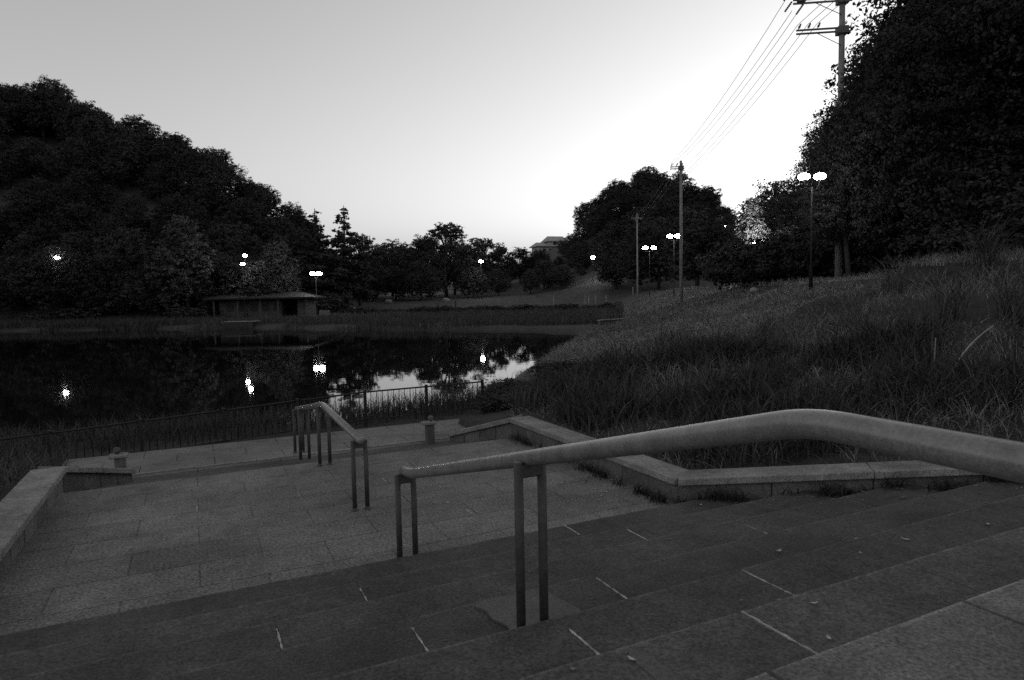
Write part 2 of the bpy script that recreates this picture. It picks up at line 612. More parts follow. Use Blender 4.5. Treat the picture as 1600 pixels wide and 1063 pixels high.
# grout between the slabs of each tread
for n in range(1, 9):
    y1 = D1 - (n - 1) * T
    hh = float(wall_s(y1)) + 0.1
    o = mesh_obj('grout', box_mesh('grout', -hh, hh, -T + 0.02, -0.012, -0.06, -0.004), M_TREAD, stairs)
    o.location = (0, y1 - D1, n * R)
# core under the treads
bm = bmesh.new()
for n in range(1, 9):
    y1 = D1 - (n - 1) * T - 0.03
    hh = float(wall_s(y1)) + 0.2
    add_box(bm, -hh, hh, y1 - T - D1, y1 - D1 - 0.001, -0.7, n * R - R - 0.006 + 0.0 * n)
core = mesh_obj('stair_core', bm_mesh('stair_core', bm), M_BED, stairs)
# cement patches where the rail posts are let in
def blob_patch(parent, cx, cy, z, pts, th=0.006):
    bm = bmesh.new()
    lo = [bm.verts.new((x - cx, y - cy, -th)) for x, y in pts]
    hi = [bm.verts.new((x - cx, y - cy, 0)) for x, y in pts]
    bm.faces.new(hi)
    for i in range(len(pts)):
        j = (i + 1) % len(pts)
        bm.faces.new((lo[i], lo[j], hi[j], hi[i]))
    bmesh.ops.recalc_face_normals(bm, faces=bm.faces)
    o = mesh_obj('cement_patch', bm_mesh('cement_patch', bm), M_PATCH, parent)
    o.location = (cx - parent.location.x, cy - parent.location.y, z - parent.location.z)
    return o
blob_patch(stairs, 1.6, 3.1, 4 * R + 0.012, [(1.41, 2.87), (1.84, 2.87), (1.85, 3.05), (1.82, 3.2), (1.81, 3.31), (1.75, 3.37), (1.66, 3.38), (1.56, 3.375), (1.47, 3.395), (1.40, 3.385), (1.35, 3.35), (1.385, 3.27), (1.38, 3.17), (1.42, 3.06), (1.40, 2.95)], 0.014)
blob_patch(stairs, 1.5, 5.25, 0.006, [(1.33, 5.115), (1.68, 5.115), (1.70, 5.2), (1.67, 5.27), (1.60, 5.30), (1.50, 5.285), (1.41, 5.31), (1.34, 5.26), (1.31, 5.18)], 0.008)
blob_patch(stairs, 1.62, 2.05, 6 * R + 0.004, [(1.575, 1.75), (1.66, 1.75), (1.665, 2.2), (1.62, 2.26), (1.58, 2.2)])
for n in range(1, 9):
    pass

# upper landing under the camera
upper = empty('upper_landing', (SR, 0, 0))
tag(upper, 'dark stone landing at the top of the steps', kind='structure')
yy = D1 - 8 * T
for r_ in range(0, 5):
    for (a, c) in spans(SR - 8.2, SR + 8.2, [3.0 + 0.6 * (r_ % 2) + k * 1.2 for k in range(-9, 9)]):
        slab(upper, 'paving_slab', a + GAP / 2, c - GAP / 2, yy - (r_ + 1) * T + 0.006, yy - r_ * T - 0.006, 9 * R, R + 0.02, (M_TREAD_PALE, M_EDGE), 0.008, 0.0015)

# pale landing
landing = empty('landing', (SR, D1, 0))
tag(landing, 'pale stone paved landing between the two flights', kind='structure')
rows = 8
rd = (DFAR - D1 + 0.06) / rows
for r_ in range(rows):
    a0 = D1 - 0.06 + r_ * rd
    for (a, c) in spans(SR - 3.05, SR + 3.05, [-0.05 + (0.5 if r_ % 2 == 0 else 0.0) + k * 1.03 for k in range(-3, 6)]):
        slab(landing, 'paving_slab', a + 0.005, c - 0.005, a0 + 0.005, a0 + rd - (0.005 if r_ < rows - 1 else 0), 0.0, 0.12, (M_SLAB, M_SLAB), 0.0025, 0.0008)
o = mesh_obj('grout', box_mesh('grout', -3.04, 3.04, -0.05, DFAR - D1 - 0.01, -0.06, -0.006), M_SLAB, landing)
for sj, y0, y1 in ((2.5, 7.07, 7.43), (-0.06, 7.58, 7.83), (0.98, 7.56, 7.82), (2.0, 7.68, 7.95), (2.46, 6.03, 6.26)):
    o = mesh_obj('mortar_joint', ragged_strip(y1 - y0, 0.014), M_MORTAR, landing)
    o.location = (sj - SR, (y0 + y1) / 2 - D1, 0.004)

# lower flight
low = empty('lower_steps', (SR, DFAR, 0))
tag(low, 'short lower flight of dark steps beyond the landing', 'stairs')
for n in range(1, 4):
    y0 = DFAR + (n - 1) * T
    y1 = y0 + T if n < 3 else 11.1
    half = float(wall_s(min(y1, 10.9))) + 0.25
    for (a, c) in spans(SR - half, SR + half, [0.55 + 0.6 * (n % 2) + k * 1.2 for k in range(-4, 6)]):
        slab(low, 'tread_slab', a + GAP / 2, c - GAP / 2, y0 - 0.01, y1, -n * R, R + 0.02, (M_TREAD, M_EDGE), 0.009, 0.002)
terr = empty('terrace', (SR, 11.1, 0))
tag(terr, 'pale paved path between the lower steps and the pond fence', kind='structure')
TZ = -3 * R
for r_ in range(3):
    for (a, c) in spans(-2.0, 5.2, [0.2 + 0.5 * (r_ % 2) + k * 1.05 for k in range(-3, 6)]):
        slab(terr, 'paving_slab', a + 0.004, c - 0.004, 11.19 + r_ * 0.54 + 0.004, 11.19 + (r_ + 1) * 0.54 - 0.004, TZ, 0.14, (M_TERR, M_TERR), 0.004, 0.003)
for k, (a, c) in enumerate(spans(-2.0, 5.2, [-1 + q * 0.9 for q in range(8)])):
    slab(terr, 'kerb_stone', a + 0.004, c - 0.004, 11.105, 11.185, TZ + 0.012, 0.15, (M_CAP, M_CAP), 0.006)

# ------------------------------------------------------------------ walls with cap stones
def wall_run(parent, p0, p1, z0, z1, thick, cap_w, cap_t, zb, n_caps, inner_left, block_h=0.2):
    """one straight run: body blocks and cap stones from p0 to p1; z0, z1 = top of cap at the ends"""
    a, c = Vector((p0[0], p0[1], 0)), Vector((p1[0], p1[1], 0))
    ax = (c - a); L = ax.length; ax.normalize()
    nr = Vector((-ax.y, ax.x, 0)) * (1 if inner_left else -1)      # towards the stairs
    org = parent.location
    def prism(name, t0, t1, off0, off1, zt0, zt1, zb0, zb1, mat, bev):
        bm = bmesh.new()
        P = []
        for t_, zt, zb_ in ((t0, zt0, zb0), (t1, zt1, zb1)):
            for of, z in ((off0, zb_), (off1, zb_), (off1, zt), (off0, zt)):
                q = a + ax * t_ + nr * of
                P.append(bm.verts.new((q.x, q.y, z)))
        for f in ((0, 1, 2, 3), (7, 6, 5, 4), (0, 4, 5, 1), (1, 5, 6, 2), (2, 6, 7, 3), (3, 7, 4, 0)):
            bm.faces.new([P[i] for i in f])
        bmesh.ops.recalc_face_normals(bm, faces=bm.faces)
        bmesh.ops.bevel(bm, geom=list(bm.edges), offset=bev, segments=1, affect='EDGES')
        bmesh.ops.translate(bm, verts=bm.verts, vec=(-org.x, -org.y, -org.z))
        return mesh_obj(name, bm_mesh(name, bm), mat, parent)
    for i in range(n_caps):
        t0, t1 = L * i / n_caps + 0.003, L * (i + 1) / n_caps - 0.003
        h0, h1 = z0 + (z1 - z0) * t0 / L, z0 + (z1 - z0) * t1 / L
        prism('cap_stone', t0, t1, 0.05, 0.05 - cap_w, h0, h1, h0 - cap_t, h1 - cap_t, M_CAP, 0.008)
    nb = n_caps * 2
    for i in range(nb):
        t0, t1 = L * i / nb + 0.004, L * (i + 1) / nb - 0.004
        h0, h1 = z0 + (z1 - z0) * t0 / L - cap_t - 0.002, z0 + (z1 - z0) * t1 / L - cap_t - 0.002
        j = random.uniform(-0.006, 0.006)
        prism('wall_block', t0, t1, 0.0 + j, -thick, h0, h1, zb, zb, M_WALL, 0.008)

CAP_T, CAP_W, TH = 0.075, 0.36, 0.26
def side_wall(sgn, label):
    w = empty('retaining_wall', (SR + sgn * 3.0, 7.3, 0))
    tag(w, label, 'wall', 'low stone retaining walls beside the stairs')
    il = sgn > 0
    xs = lambda v: SR + sgn * v
    ends = [((xs(7.05), 1.65), 0.84), ((xs(2.99), 5.35), 0.275), ((xs(2.99), 9.34), 0.275), ((xs(2.36), 10.52), -0.11)]
    ncap = [3, 4, 2]
    for k in range(3):
        (p0, z0), (p1, z1) = ends[k], ends[k + 1]
        wall_run(w, p0, p1, z0, z1, TH, CAP_W, CAP_T, -0.55, ncap[k], il)
    return w
side_wall(1, 'low stone retaining wall with pale cap below the grass slope on the right')
side_wall(-1, 'low stone retaining wall with broad pale cap at the left edge of the landing')

def pillar(sx, label, ball_dx):
    o = empty('stone_pillar', (sx, 10.72, TZ + 0.05))
    tag(o, label, 'pillar', 'stone pillars at the foot of the lower steps')
    o.scale = (0.9, 0.9, 0.88)
    mesh_obj('shaft', box_mesh('shaft', -0.075, 0.075, -0.075, 0.075, -0.2, 0.36, 0.01), M_WALL, o)
    c = mesh_obj('cap_slab', box_mesh('cap_slab', -0.15, 0.11, -0.11, 0.11, 0.362, 0.42, 0.014), M_CAP, o)
    if ball_dx < 0:
        c.location.x = -0.0
    prof = [(0.001, 0.423)] + [(0.055 * math.sin(a), 0.476 - 0.055 * math.cos(a)) for a in np.linspace(0.25, math.pi - 0.05, 12)] + [(0.0005, 0.5311)]
    b_ = mesh_obj('ball_finial', lathe_mesh('ball_finial', prof, 16), M_WALL, o)
    b_.location = (ball_dx, 0.02, 0)
    return o
pillar(SR - 2.52, 'short stone pillar with ball finial at the foot of the left wall', -0.04)
pillar(SR + 2.08, 'short stone pillar with ball finial beside the grass at the right', 0.03)

# ------------------------------------------------------------------ handrails
RR, PR = 0.041, 0.0235
def handrail(name, path, pairs, label, drop_end):
    root = empty(name, (SR, path[0][0], path[0][1]))
    tag(root, label, 'handrail', 'steel handrails down the middle of the stairs')
    org = root.location
    pts = [(SR - org.x, y - org.y, z - RR - org.z) for y, z in path]
    pts = arc_round(pts, 0.11, 10)
    # ends turn down to the first post
    mesh_obj('rail', tube_mesh('rail', pts, RR, 24), M_RAIL, root)
    for e in (0, -1):
        p = pts[e]
        d_ = (pts[0] - pts[1]) if e == 0 else (pts[-1] - pts[-2])
        d_.normalize()
        cap = [p + d_ * 0.001, p + d_ * 0.012, p + d_ * 0.022, p + d_ * 0.027]
        mesh_obj('end_cap', tube_mesh('end_cap', cap, [RR, RR * 0.9, RR * 0.6, RR * 0.15], 20), M_RAIL, root)
    def top(y):
        return float(np.interp(y, [q[0] for q in path], [q[1] for q in path])) if path[0][0] < path[-1][0] else 0
    for (y, zb) in pairs:
        zt = top(y) - RR
        for k in (-1, 1):
            xo = k * 0.066
            mesh_obj('post', tube_mesh('post', [(xo, y - org.y, zb - org.z - 0.02), (xo, y - org.y, zt - 0.012 - org.z)], PR, 16), M_POST, root)
            prof = [(PR + 0.018, 0.0), (PR + 0.018, 0.006), (PR + 0.004, 0.012), (PR + 0.001, 0.03)]
            fl = mesh_obj('base_flange', lathe_mesh('base_flange', prof, 16), M_POST, root)
            fl.location = (xo, y - org.y, zb - org.z + 0.001)
        mesh_obj('saddle_plate', box_mesh('saddle_plate', -0.075, 0.075, y - org.y - 0.022, y - org.y + 0.022, zt - RR - 0.052 - org.z, zt - RR * 0.72 - org.z, 0.006), M_POST, root)
    return root

handrail('handrail', [(-1.2, 1.895), (1.24, 1.895), (4.93, 0.872), (5.16, 0.835)],
         [(-0.9, 9 * R), (0.5, 9 * R), (2.905, 4 * R), (5.13, 0.0)],
         'thick steel handrail sloping down in front of the camera', True)
handrail('handrail', [(6.72, 0.79), (8.93, 0.85), (11.45, 0.42)],
         [(6.80, 0.0), (8.90, 0.0), (10.72, TZ), (11.35, TZ)],
         'steel handrail on the far side of the landing beyond the near one', True)

# ------------------------------------------------------------------ pond fence
def fence_line(s):
    y = 13.3 + 0.05 * (s - 3)
    zt = 0.315 + 0.042 * (min(s, 3.0) - 3.0) * (1 if s > -6 else 0) - (0.378 if s <= -6 else 0)
    return y, zt
fence = empty('pond_fence', (1.5, 13.3, -0.4))
tag(fence, 'low dark iron picket fence along the near edge of the pond', 'fence')
org = fence.location
F0, F1 = -13.0, 6.4
posts = [3.07 + 1.33 * k for k in range(-12, 3)]
for a in posts:
    y, zt = fence_line(a)
    mesh_obj('fence_post', box_mesh('fence_post', a - org.x - 0.028, a - org.x + 0.028, y - org.y - 0.028, y - org.y + 0.028, -0.6 - org.z, zt + 0.035 - org.z, 0.005), M_IRON, fence)
for a, c in zip(posts[:-1], posts[1:]):
    (ya, za), (yc, zc) = fence_line(a), fence_line(c)
    for dz, rr in ((-0.01, 0.017), (-0.58, 0.012)):
        mesh_obj('fence_rail', tube_mesh('fence_rail', [(a + 0.03 - org.x, ya - org.y, za + dz - org.z), (c - 0.03 - org.x, yc - org.y, zc + dz - org.z)], rr, 6), M_IRON, fence)
    for k in range(1, 11):
        s_ = a + (c - a) * k / 11
        y, zt = fence_line(s_)
        mesh_obj('picket', tube_mesh('picket', [(s_ - org.x, y - org.y, zt - 0.59 - org.z), (s_ - org.x, y - org.y, zt - 0.012 - org.z)], 0.0075, 5), M_IRON, fence)

# ------------------------------------------------------------------ grass and reeds (uncountable stuff)
def blades(name, x, y, h, w, lean, mat, label, cat_, segs=3, curve=1.0, dir_bias=None, z=None):
    n = len(x)
    zb = (ground_z(x, y) if z is None else z) - 0.03
    az = rng.uniform(0, 2 * math.pi, n)
    if dir_bias is not None:
        az = dir_bias + rng.normal(0, 0.9, n)
    fx = rng.uniform(0, 2 * math.pi, n)          # facing
    wx, wy = np.cos(fx) * w / 2, np.sin(fx) * w / 2
    lv = []
    for k in range(segs + 1):
        t_ = k / segs
        bend = lean * h * (t_ ** (1 + curve))
        hz = h * (t_ - 0.35 * lean * t_ ** 2)
        cx, cy, cz = x + np.cos(az) * bend, y + np.sin(az) * bend, zb + hz
        if k < segs:
            ww = 1 - 0.55 * t_
            lv.append(np.stack([cx - wx * ww, cy - wy * ww, cz], 1))
            lv.append(np.stack([cx + wx * ww, cy + wy * ww, cz], 1))
        else:
            lv.append(np.stack([cx, cy, cz], 1))
    V = np.stack(lv, 1).reshape(-1, 3)
    nv = 2 * segs + 1
    base = np.arange(n) * nv
    tri = []
    for k in range(segs - 1):
        a = 2 * k
        tri += [(a, a + 1, a + 3), (a, a + 3, a + 2)]
    a = 2 * (segs - 1)
    tri.append((a, a + 1, a + 2))
    F = np.concatenate([base[:, None] + np.array(q)[None, :] for q in tri], 0)
    o = mesh_obj(name, np_mesh(name, V, F), mat)
    tag(o, label, cat_, kind='stuff')
    return o

def scatter_cam(n, x0, x1, d0, d1, pw=1.0):
    """points in the camera frame, denser near"""
    u = rng.uniform(0, 1, n) ** pw
    D = d0 + (d1 - d0) * u
    X = rng.uniform(x0, x1, n)
    return S(X, D)

def clump(x, y, sc, thr):
    v = np.sin(x * sc + 1.7 * np.sin(y * sc * 0.7)) + np.sin(y * sc * 1.3 + 2.1 * np.sin(x * sc * 0.6 + 1)) + rng.normal(0, 0.5, len(x))
    return v > thr

def keep_right(x, y, lo, hi):
    cd, _ = chain_sd(x, y)
    return (cd > lo) & (cd < hi) & (pond_sd(x, y) > 0.1)

# right-hand slope: long grass, dense near the stairs
def slope_grass(n, x0, x1, d0, d1, h0, h1, w, lean, name, label, lo=0.06, hi=19):
    x, y = scatter_cam(n, x0, x1, d0, d1)
    k = keep_right(x, y, lo, hi) & clump(x, y, 1.1, -1.2)
    x, y = x[k], y[k]
    m_ = len(x)
    cl = 0.75 + 0.25 * (np.sin(x * 0.9) + np.sin(y * 1.1 + x * 0.4))
    h = rng.uniform(h0, h1, m_) * np.clip(cl, 0.4, 1.4)
    blades(name, x, y, h, rng.uniform(0.7, 1.4, m_) * w, rng.uniform(0.2, 1.0, m_) * lean, M_GRASS, label, 'grass', dir_bias=-2.6)
slope_grass(80000, 0, 16, 4, 16, 0.12, 0.42, 0.009, 1.3, 'slope_grass', 'long tangled grass on the bank right above the low wall')
slope_grass(80000, -2, 20, 15, 34, 0.15, 0.45, 0.016, 1.3, 'slope_grass', 'long rough grass on the middle of the right slope')
slope_grass(50000, 2, 26, 33, 100, 0.15, 0.45, 0.04, 1.1, 'slope_grass', 'rough grass on the far end of the dike below the poles')

# dark tangle of weeds at the foot of the slope, just behind the wall
x, y = scatter_cam(60000, 0, 11, 7, 16)
cd, _ = chain_sd(x, y)
k = (cd > 0.25) & (cd < 4.2) & (y > 3.0) & (y < 15) & clump(x, y, 2.3, -0.2)
x, y = x[k], y[k]
blades('slope_weeds', x, y, rng.uniform(0.2, 0.62, len(x)), rng.uniform(0.012, 0.03, len(x)), rng.uniform(0.1, 1.0, len(x)), M_MARSH, 'dark tangled weeds at the foot of the right slope behind the wall', 'weeds')
# near bank reeds between fence and water, and rough grass left of the stairs
x = rng.uniform(-40, 7.5, 30000); y = rng.uniform(13.45, 17.0, 30000)
k = (pond_sd(x, y) > -0.5) & (pond_sd(x, y) < 2.6)
x, y = x[k], y[k]
blades('bank_reeds', x, y, rng.uniform(0.25, 0.7, len(x)), rng.uniform(0.008, 0.018, len(x)), rng.uniform(0.05, 0.8, len(x)), M_MARSH, 'dark reeds on the near bank behind the picket fence', 'reeds')
x = rng.uniform(-14, -1.7, 26000); y = rng.uniform(1, 13.1, 26000)
k = (np.abs(x - SR) > wall_s(y) + 0.42)
x, y = x[k], y[k]
blades('rough_grass', x, y, rng.uniform(0.15, 0.5, len(x)), rng.uniform(0.008, 0.016, len(x)), rng.uniform(0.2, 0.9, len(x)), M_REED, 'rough grass beyond the wall left of the landing', 'grass')

# weeds in the joint at the foot of the right wall
tt = rng.uniform(0, 1, 4200) ** 1.0
seg = rng.uniform(0, 1, 4200)
x = np.where(seg < 0.72, 4.48 + 3.4 * tt, 4.40) - np.where(seg < 0.72, 0.045, 0.0) - np.abs(rng.normal(0, 0.06, 4200)); y = np.where(seg < 0.72, 5.35 - 3.1 * tt, 5.4 + 3.8 * tt) - np.where(seg < 0.72, 0.05 + np.abs(rng.normal(0, 0.06, 4200)), 0)
k = (np.sin(tt * 23) + np.sin(tt * 61 + 1) + rng.normal(0, 0.5, 4200)) > -0.1
x, y, = x[k], y[k]
blades('wall_weeds', x, y, rng.uniform(0.03, 0.19, len(x)), rng.uniform(0.006, 0.016, len(x)), rng.uniform(0.2, 1.0, len(x)), M_MARSH, 'dark weeds growing at the foot of the right wall', 'weeds', z=stair_z(y) + 0.02)
# far bank: marsh reeds in bands
def marsh(n, x0, x1, d0, d1, h0, h1, w, label, thr=-0.6, sc=0.5):
    x, y = scatter_cam(n, x0, x1, d0, d1)
    cd, _ = chain_sd(x, y)
    k = (pond_sd(x, y) > -0.6) & (cd < 1.0) & clump(x, y, sc, thr)
    x, y = x[k], y[k]
    blades('marsh_reeds', x, y, rng.uniform(h0, h1, len(x)), rng.uniform(0.7, 1.3, len(x)) * w, rng.uniform(0.05, 0.5, len(x)), M_MARSH, label, 'reeds', segs=2)
marsh(30000, -45, 18, 58, 82, 0.4, 1.0, 0.06, 'dark reeds along the far edge of the pond')
marsh(30000, -56, 22, 76, 106, 0.4, 0.9, 0.09, 'reed beds in front of the far lawn')
marsh(30000, -115, -38, 72, 100, 0.4, 1.2, 0.10, 'reeds and rough grass on the left bank under the wooded hill')

# ------------------------------------------------------------------ trees
def leaf_cloud(lobes, n, size, flat=0.55, seed=1, hollow=0.5, per=12):
    r = np.random.default_rng(seed)
    L = np.array([l[:6] for l in lobes], float)
    wts = np.array([l[3] * l[4] * l[5] for l in lobes]) ** 0.75
    if len(lobes[0]) > 6:
        wts = wts * np.array([l[6] for l in lobes])
    m_ = max(60, n // per)                       # leaves hang in sprays, so the outline breaks into clumps and gaps
    ci = r.choice(len(lobes), m_, p=wts / wts.sum())
    dc = r.normal(size=(m_, 3)); dc /= np.linalg.norm(dc, axis=1)[:, None]
    rad = hollow + (1.0 - hollow) * r.uniform(0, 1, m_) ** 0.6
    wob = 1 + 0.16 * np.sin(dc[:, 0] * 5 + ci) * np.sin(dc[:, 1] * 6 + 2 * ci) + 0.10 * np.sin(dc[:, 2] * 9 + ci * 1.7)
    cc = L[ci, :3] + dc * (rad * wob)[:, None] * L[ci, 3:6]
    spray = np.minimum(L[ci, 3], L[ci, 5]) * r.uniform(0.14, 0.26, m_)
    spray = np.maximum(spray, 1.1 * size)
    idx = r.integers(0, m_, n)
    g = r.normal(size=(n, 3)); g /= np.linalg.norm(g, axis=1)[:, None]
    d = dc[idx] * 0.6 + g * 0.4
    c = cc[idx] + g * (spray[idx] * r.uniform(0, 1, n) ** 0.5)[:, None] * np.array([1.25, 1.25, 0.7])
    nrm = d * 0.7 + r.normal(size=(n, 3)) * 0.6 + np.array([0, 0, flat])
    nrm /= np.linalg.norm(nrm, axis=1)[:, None]
    u = np.cross(nrm, r.normal(size=(n, 3))); u /= np.linalg.norm(u, axis=1)[:, None] + 1e-9
    v_ = np.cross(nrm, u)
    s = size * r.uniform(0.55, 1.45, n)
    a = c + u * (s * 0.62)[:, None]; b_ = c + v_ * (s * 0.36)[:, None] - nrm * (s * 0.1)[:, None]
    e = c - u * (s * 0.62)[:, None]; g = c - v_ * (s * 0.36)[:, None] - nrm * (s * 0.1)[:, None]
    V = np.stack([a, b_, e, g], 1).reshape(-1, 3)
    F = np.arange(n * 4).reshape(-1, 4)
    return V, F

def round_lobes(seed, h, rad, n=14, base=0.28, squash=0.8):
    r = np.random.default_rng(seed)
    out = [(0, 0, h * (0.5 + base / 2), rad * 0.62, rad * 0.62, h * (1 - base) * 0.42, 0.5)]
    for k in range(n):
        t_ = (k + 0.5) / n
        z = h * (base + (1 - base) * (0.10 + 0.80 * t_))
        ring = rad * math.sqrt(max(0.05, 1 - (2 * abs(t_ - 0.40)) ** 2.2)) * r.uniform(0.5, 0.82)
        a = k * 2.399 + r.uniform(-0.4, 0.4)
        q = rad * r.uniform(0.30, 0.48)
        out.append((ring * math.cos(a), ring * math.sin(a), z, q, q, q * squash, 1.0))
    return out

def tree_kind(name, lobes, n, size, trunk_chains, leafmat, seed, flat=0.5, hollow=0.45):
    V, F = leaf_cloud(lobes, n, size, flat, seed, hollow)
    cr = np_mesh(name + '_crown', V, F)
    cr.materials.append(leafmat)
    tk = tubes_mesh(name + '_trunk', trunk_chains, 7)
    tk.materials.append(M_TRUNK)
    return tk, cr

def trunk_for(lobes, h, r0, base=0.3, seed=0):
    r = random.Random(seed)
    top_ = h * 0.78
    ch = [([(0, 0, -0.6), (0.03 * h * r.uniform(-1, 1), 0.02 * h, h * base), (0.04 * h * r.uniform(-1, 1), 0.03 * h * r.uniform(-1, 1), top_)], [r0, r0 * 0.75, r0 * 0.2])]
    for l in lobes[1:]:
        if r.random() < 0.75:
            z0 = max(h * base * 0.8, l[2] - 0.22 * h)
            ch.append(([(0, 0, z0), (l[0] * 0.5, l[1] * 0.5, (z0 + l[2]) / 2 + 0.02 * h), (l[0] * 0.95, l[1] * 0.95, l[2])], [r0 * 0.42, r0 * 0.28, r0 * 0.08]))
    return ch

KINDS = {}
for nm, sd, h, rad, n, size, base in (('broad_a', 11, 10, 4.6, 20000, 0.22, 0.16), ('broad_b', 12, 10, 5.2, 23000, 0.22, 0.12), ('broad_c', 13, 10, 4.0, 17000, 0.21, 0.14)):
    lb = round_lobes(sd, h, rad, 16, base)
    KINDS[nm] = tree_kind(nm, lb, n, size, trunk_for(lb, h, 0.24, base + 0.1, sd), M_LEAF, sd)
# open crown with flat tiers and sky showing through
r_ = random.Random(5)
lb = []
for k in range(17):
    a = k * 2.399; t_ = k / 16
    rr = 4.6 * math.sqrt(max(0.1, 1 - (2 * (t_ - 0.42)) ** 2)) * r_.uniform(0.45, 0.95)
    q = r_.uniform(0.9, 1.55)
    lb.append((rr * math.cos(a), rr * math.sin(a), 4.0 + 5.4 * t_, q, q, q * 0.5, 1.0))
KINDS['tiered'] = tree_kind('tiered', lb, 9500, 0.21, trunk_for(lb, 10, 0.26, 0.3, 3), M_LEAF, 21, 0.8, 0.2)
# spire: feathery conifer with gaps
r_ = random.Random(8)
lb = [(0, 0, 5.5, 0.55, 0.55, 4.4, 0.4)]
for k in range(30):
    t_ = k / 29
    L_ = 2.5 * (1 - t_) ** 0.85 + 0.18
    a = k * 2.399
    L_ *= r_.uniform(0.7, 1.1)
    lb.append((0.62 * L_ * math.cos(a), 0.62 * L_ * math.sin(a), 1.4 + 8.3 * t_ + 0.12 * L_, max(0.16, 0.55 * L_), max(0.16, 0.55 * L_), 0.16 + 0.16 * L_, 1.0))
KINDS['spire'] = tree_kind('spire', lb, 9000, 0.22, [([(0, 0, -0.5), (0, 0, 5), (0.05, 0, 10.2)], [0.2, 0.12, 0.02])] +
                          [([(0, 0, l[2] - 0.15), (l[0] * 1.4, l[1] * 1.4, l[2])], [0.045, 0.012]) for l in lb[1::2]], M_LEAF, 22, 0.5, 0.1)
# tall soft willow-like tree
r_ = random.Random(9)
lb = [(0, 0, 5.2, 1.5, 1.5, 3.9, 0.6)]
for k in range(16):
    a = k * 2.399; t_ = k / 15
    rr = 1.7 * math.sqrt(max(0.08, 1 - (2 * (t_ - 0.38)) ** 2))
    lb.append((rr * math.cos(a), rr * math.sin(a), 2.0 + 6.6 * t_, 0.85, 0.85, 1.25, 1.0))
KINDS['willow'] = tree_kind('willow', lb, 13000, 0.18, trunk_for(lb, 9.5, 0.2, 0.25, 4), M_LEAF_PALE, 23, -0.1, 0.3)
KINDS['willow_lamplit'] = tree_kind('willow_lamplit', lb, 12000, 0.18, trunk_for(lb, 9.5, 0.2, 0.25, 4), foliage('leaf_lamplit', 0.16, var=0.3), 25, -0.1, 0.3)  # the willow again, with lamplight put into its paler leaf colour
# near trees on the right: smaller leaves, more of them
lb = round_lobes(31, 12, 5.0, 24, 0.20, 0.75)
KINDS['near_a'] = tree_kind('near_a', lb, 90000, 0.13, trunk_for(lb, 12, 0.28, 0.3, 31), M_LEAF_NEAR, 31, 0.5, 0.35)
lb = round_lobes(32, 12, 5.6, 26, 0.10, 0.8)
KINDS['near_b'] = tree_kind('near_b', lb, 92000, 0.13, trunk_for(lb, 12, 0.3, 0.2, 32), M_LEAF_NEAR, 32, 0.5, 0.35)
# bushes
lb = [(math.cos(k * 2.4) * 0.75 * (k > 0), math.sin(k * 2.4) * 0.75 * (k > 0), 0.62 + 0.3 * (k % 3) * 0.5, 0.7, 0.7, 0.6, 1.0) for k in range(8)]
KINDS['bush'] = tree_kind('bush', lb, 4200, 0.15, [([(0, 0, -0.2), (l[0] * 0.5, l[1] * 0.5, l[2] * 0.6), (l[0], l[1], l[2])], [0.05, 0.03, 0.01]) for l in lb], M_LEAF, 41, 0.5, 0.2)

KINDS['thicket'] = tree_kind('thicket', lb, 15000, 0.075, [([(0, 0, -0.2), (l[0] * 0.5, l[1] * 0.5, l[2] * 0.6), (l[0], l[1], l[2])], [0.05, 0.03, 0.01]) for l in lb], M_LEAF_NEAR, 43, 0.5, 0.2)

def tree(kind, x, y, h, label, group=None, name='tree', width=1.0, cat='tree', z=None, leafmat=None, tilt=0.0, ref=10.0):
    tk, cr = KINDS[kind]
    e = empty(name, (x, y, (gz(x, y) if z is None else z) - 0.1), random.uniform(0, 6.28))
    s = h / ref
    e.scale = (s * width, s * width, s)
    e.rotation_euler = (random.uniform(-tilt, tilt), random.uniform(-tilt, tilt), random.uniform(0, 6.28))
    a = bpy.data.objects.new('trunk', tk); a.parent = e; link(a)
    b_ = bpy.data.objects.new('crown' if cat == 'tree' else 'foliage', cr); b_.parent = e; link(b_)
    tag(e, label, cat, group)
    return e

# left wooded hill
gl = 'trees covering the left hill'
kinds3 = ('broad_a', 'broad_b', 'broad_c', 'broad_b', 'tiered')
for Dk, D0 in enumerate((93, 98, 103, 108.5, 114, 119, 124.5, 130)):
    X = -36.0 - 0.6 * Dk
    while X > -104 - 2 * Dk:
        XX, DD = X + random.uniform(-1.5, 1.5), D0 + random.uniform(-2.0, 2.0)
        xs_, ys_ = S(XX, DD)
        k_ = random.choice(kinds3 if Dk in (5, 6) else kinds3[:4])
        hh = random.uniform(7.5, 10.0)
        tree(k_, xs_, ys_, hh, 'dense dark broadleaf tree in the wood on the left hill' if k_ != 'tiered' else 'open tiered tree rising from the wood on the left hill', gl if k_ != 'tiered' else 'tiered trees on the left hill', width=random.uniform(0.95, 1.2))
        X -= random.uniform(6.0, 8.5)
for XX, DD, hh in ((-37.5, 106, 9.5), (-38.5, 112, 9.5), (-40.5, 117, 9.5), (-39.0, 121, 9.0), (-42.0, 127, 9.5), (-36.5, 116, 8.5)):
    xs_, ys_ = S(XX, DD)
    tree('broad_a', xs_, ys_, hh, 'dense dark tree at the right end of the wooded left hill', 'trees at the right end of the left hill', width=1.1)
for k in range(12):
    xs_, ys_ = S(-62 - 3.6 * k + random.uniform(-1, 1), 126 + random.uniform(-2, 2))
    tree('bush', xs_, ys_, random.uniform(4.0, 5.5), 'dark bush on the crest of the wooded left hill', 'bushes on the crest of the left hill', name='bush', width=1.1, cat='bush', ref=1.6)
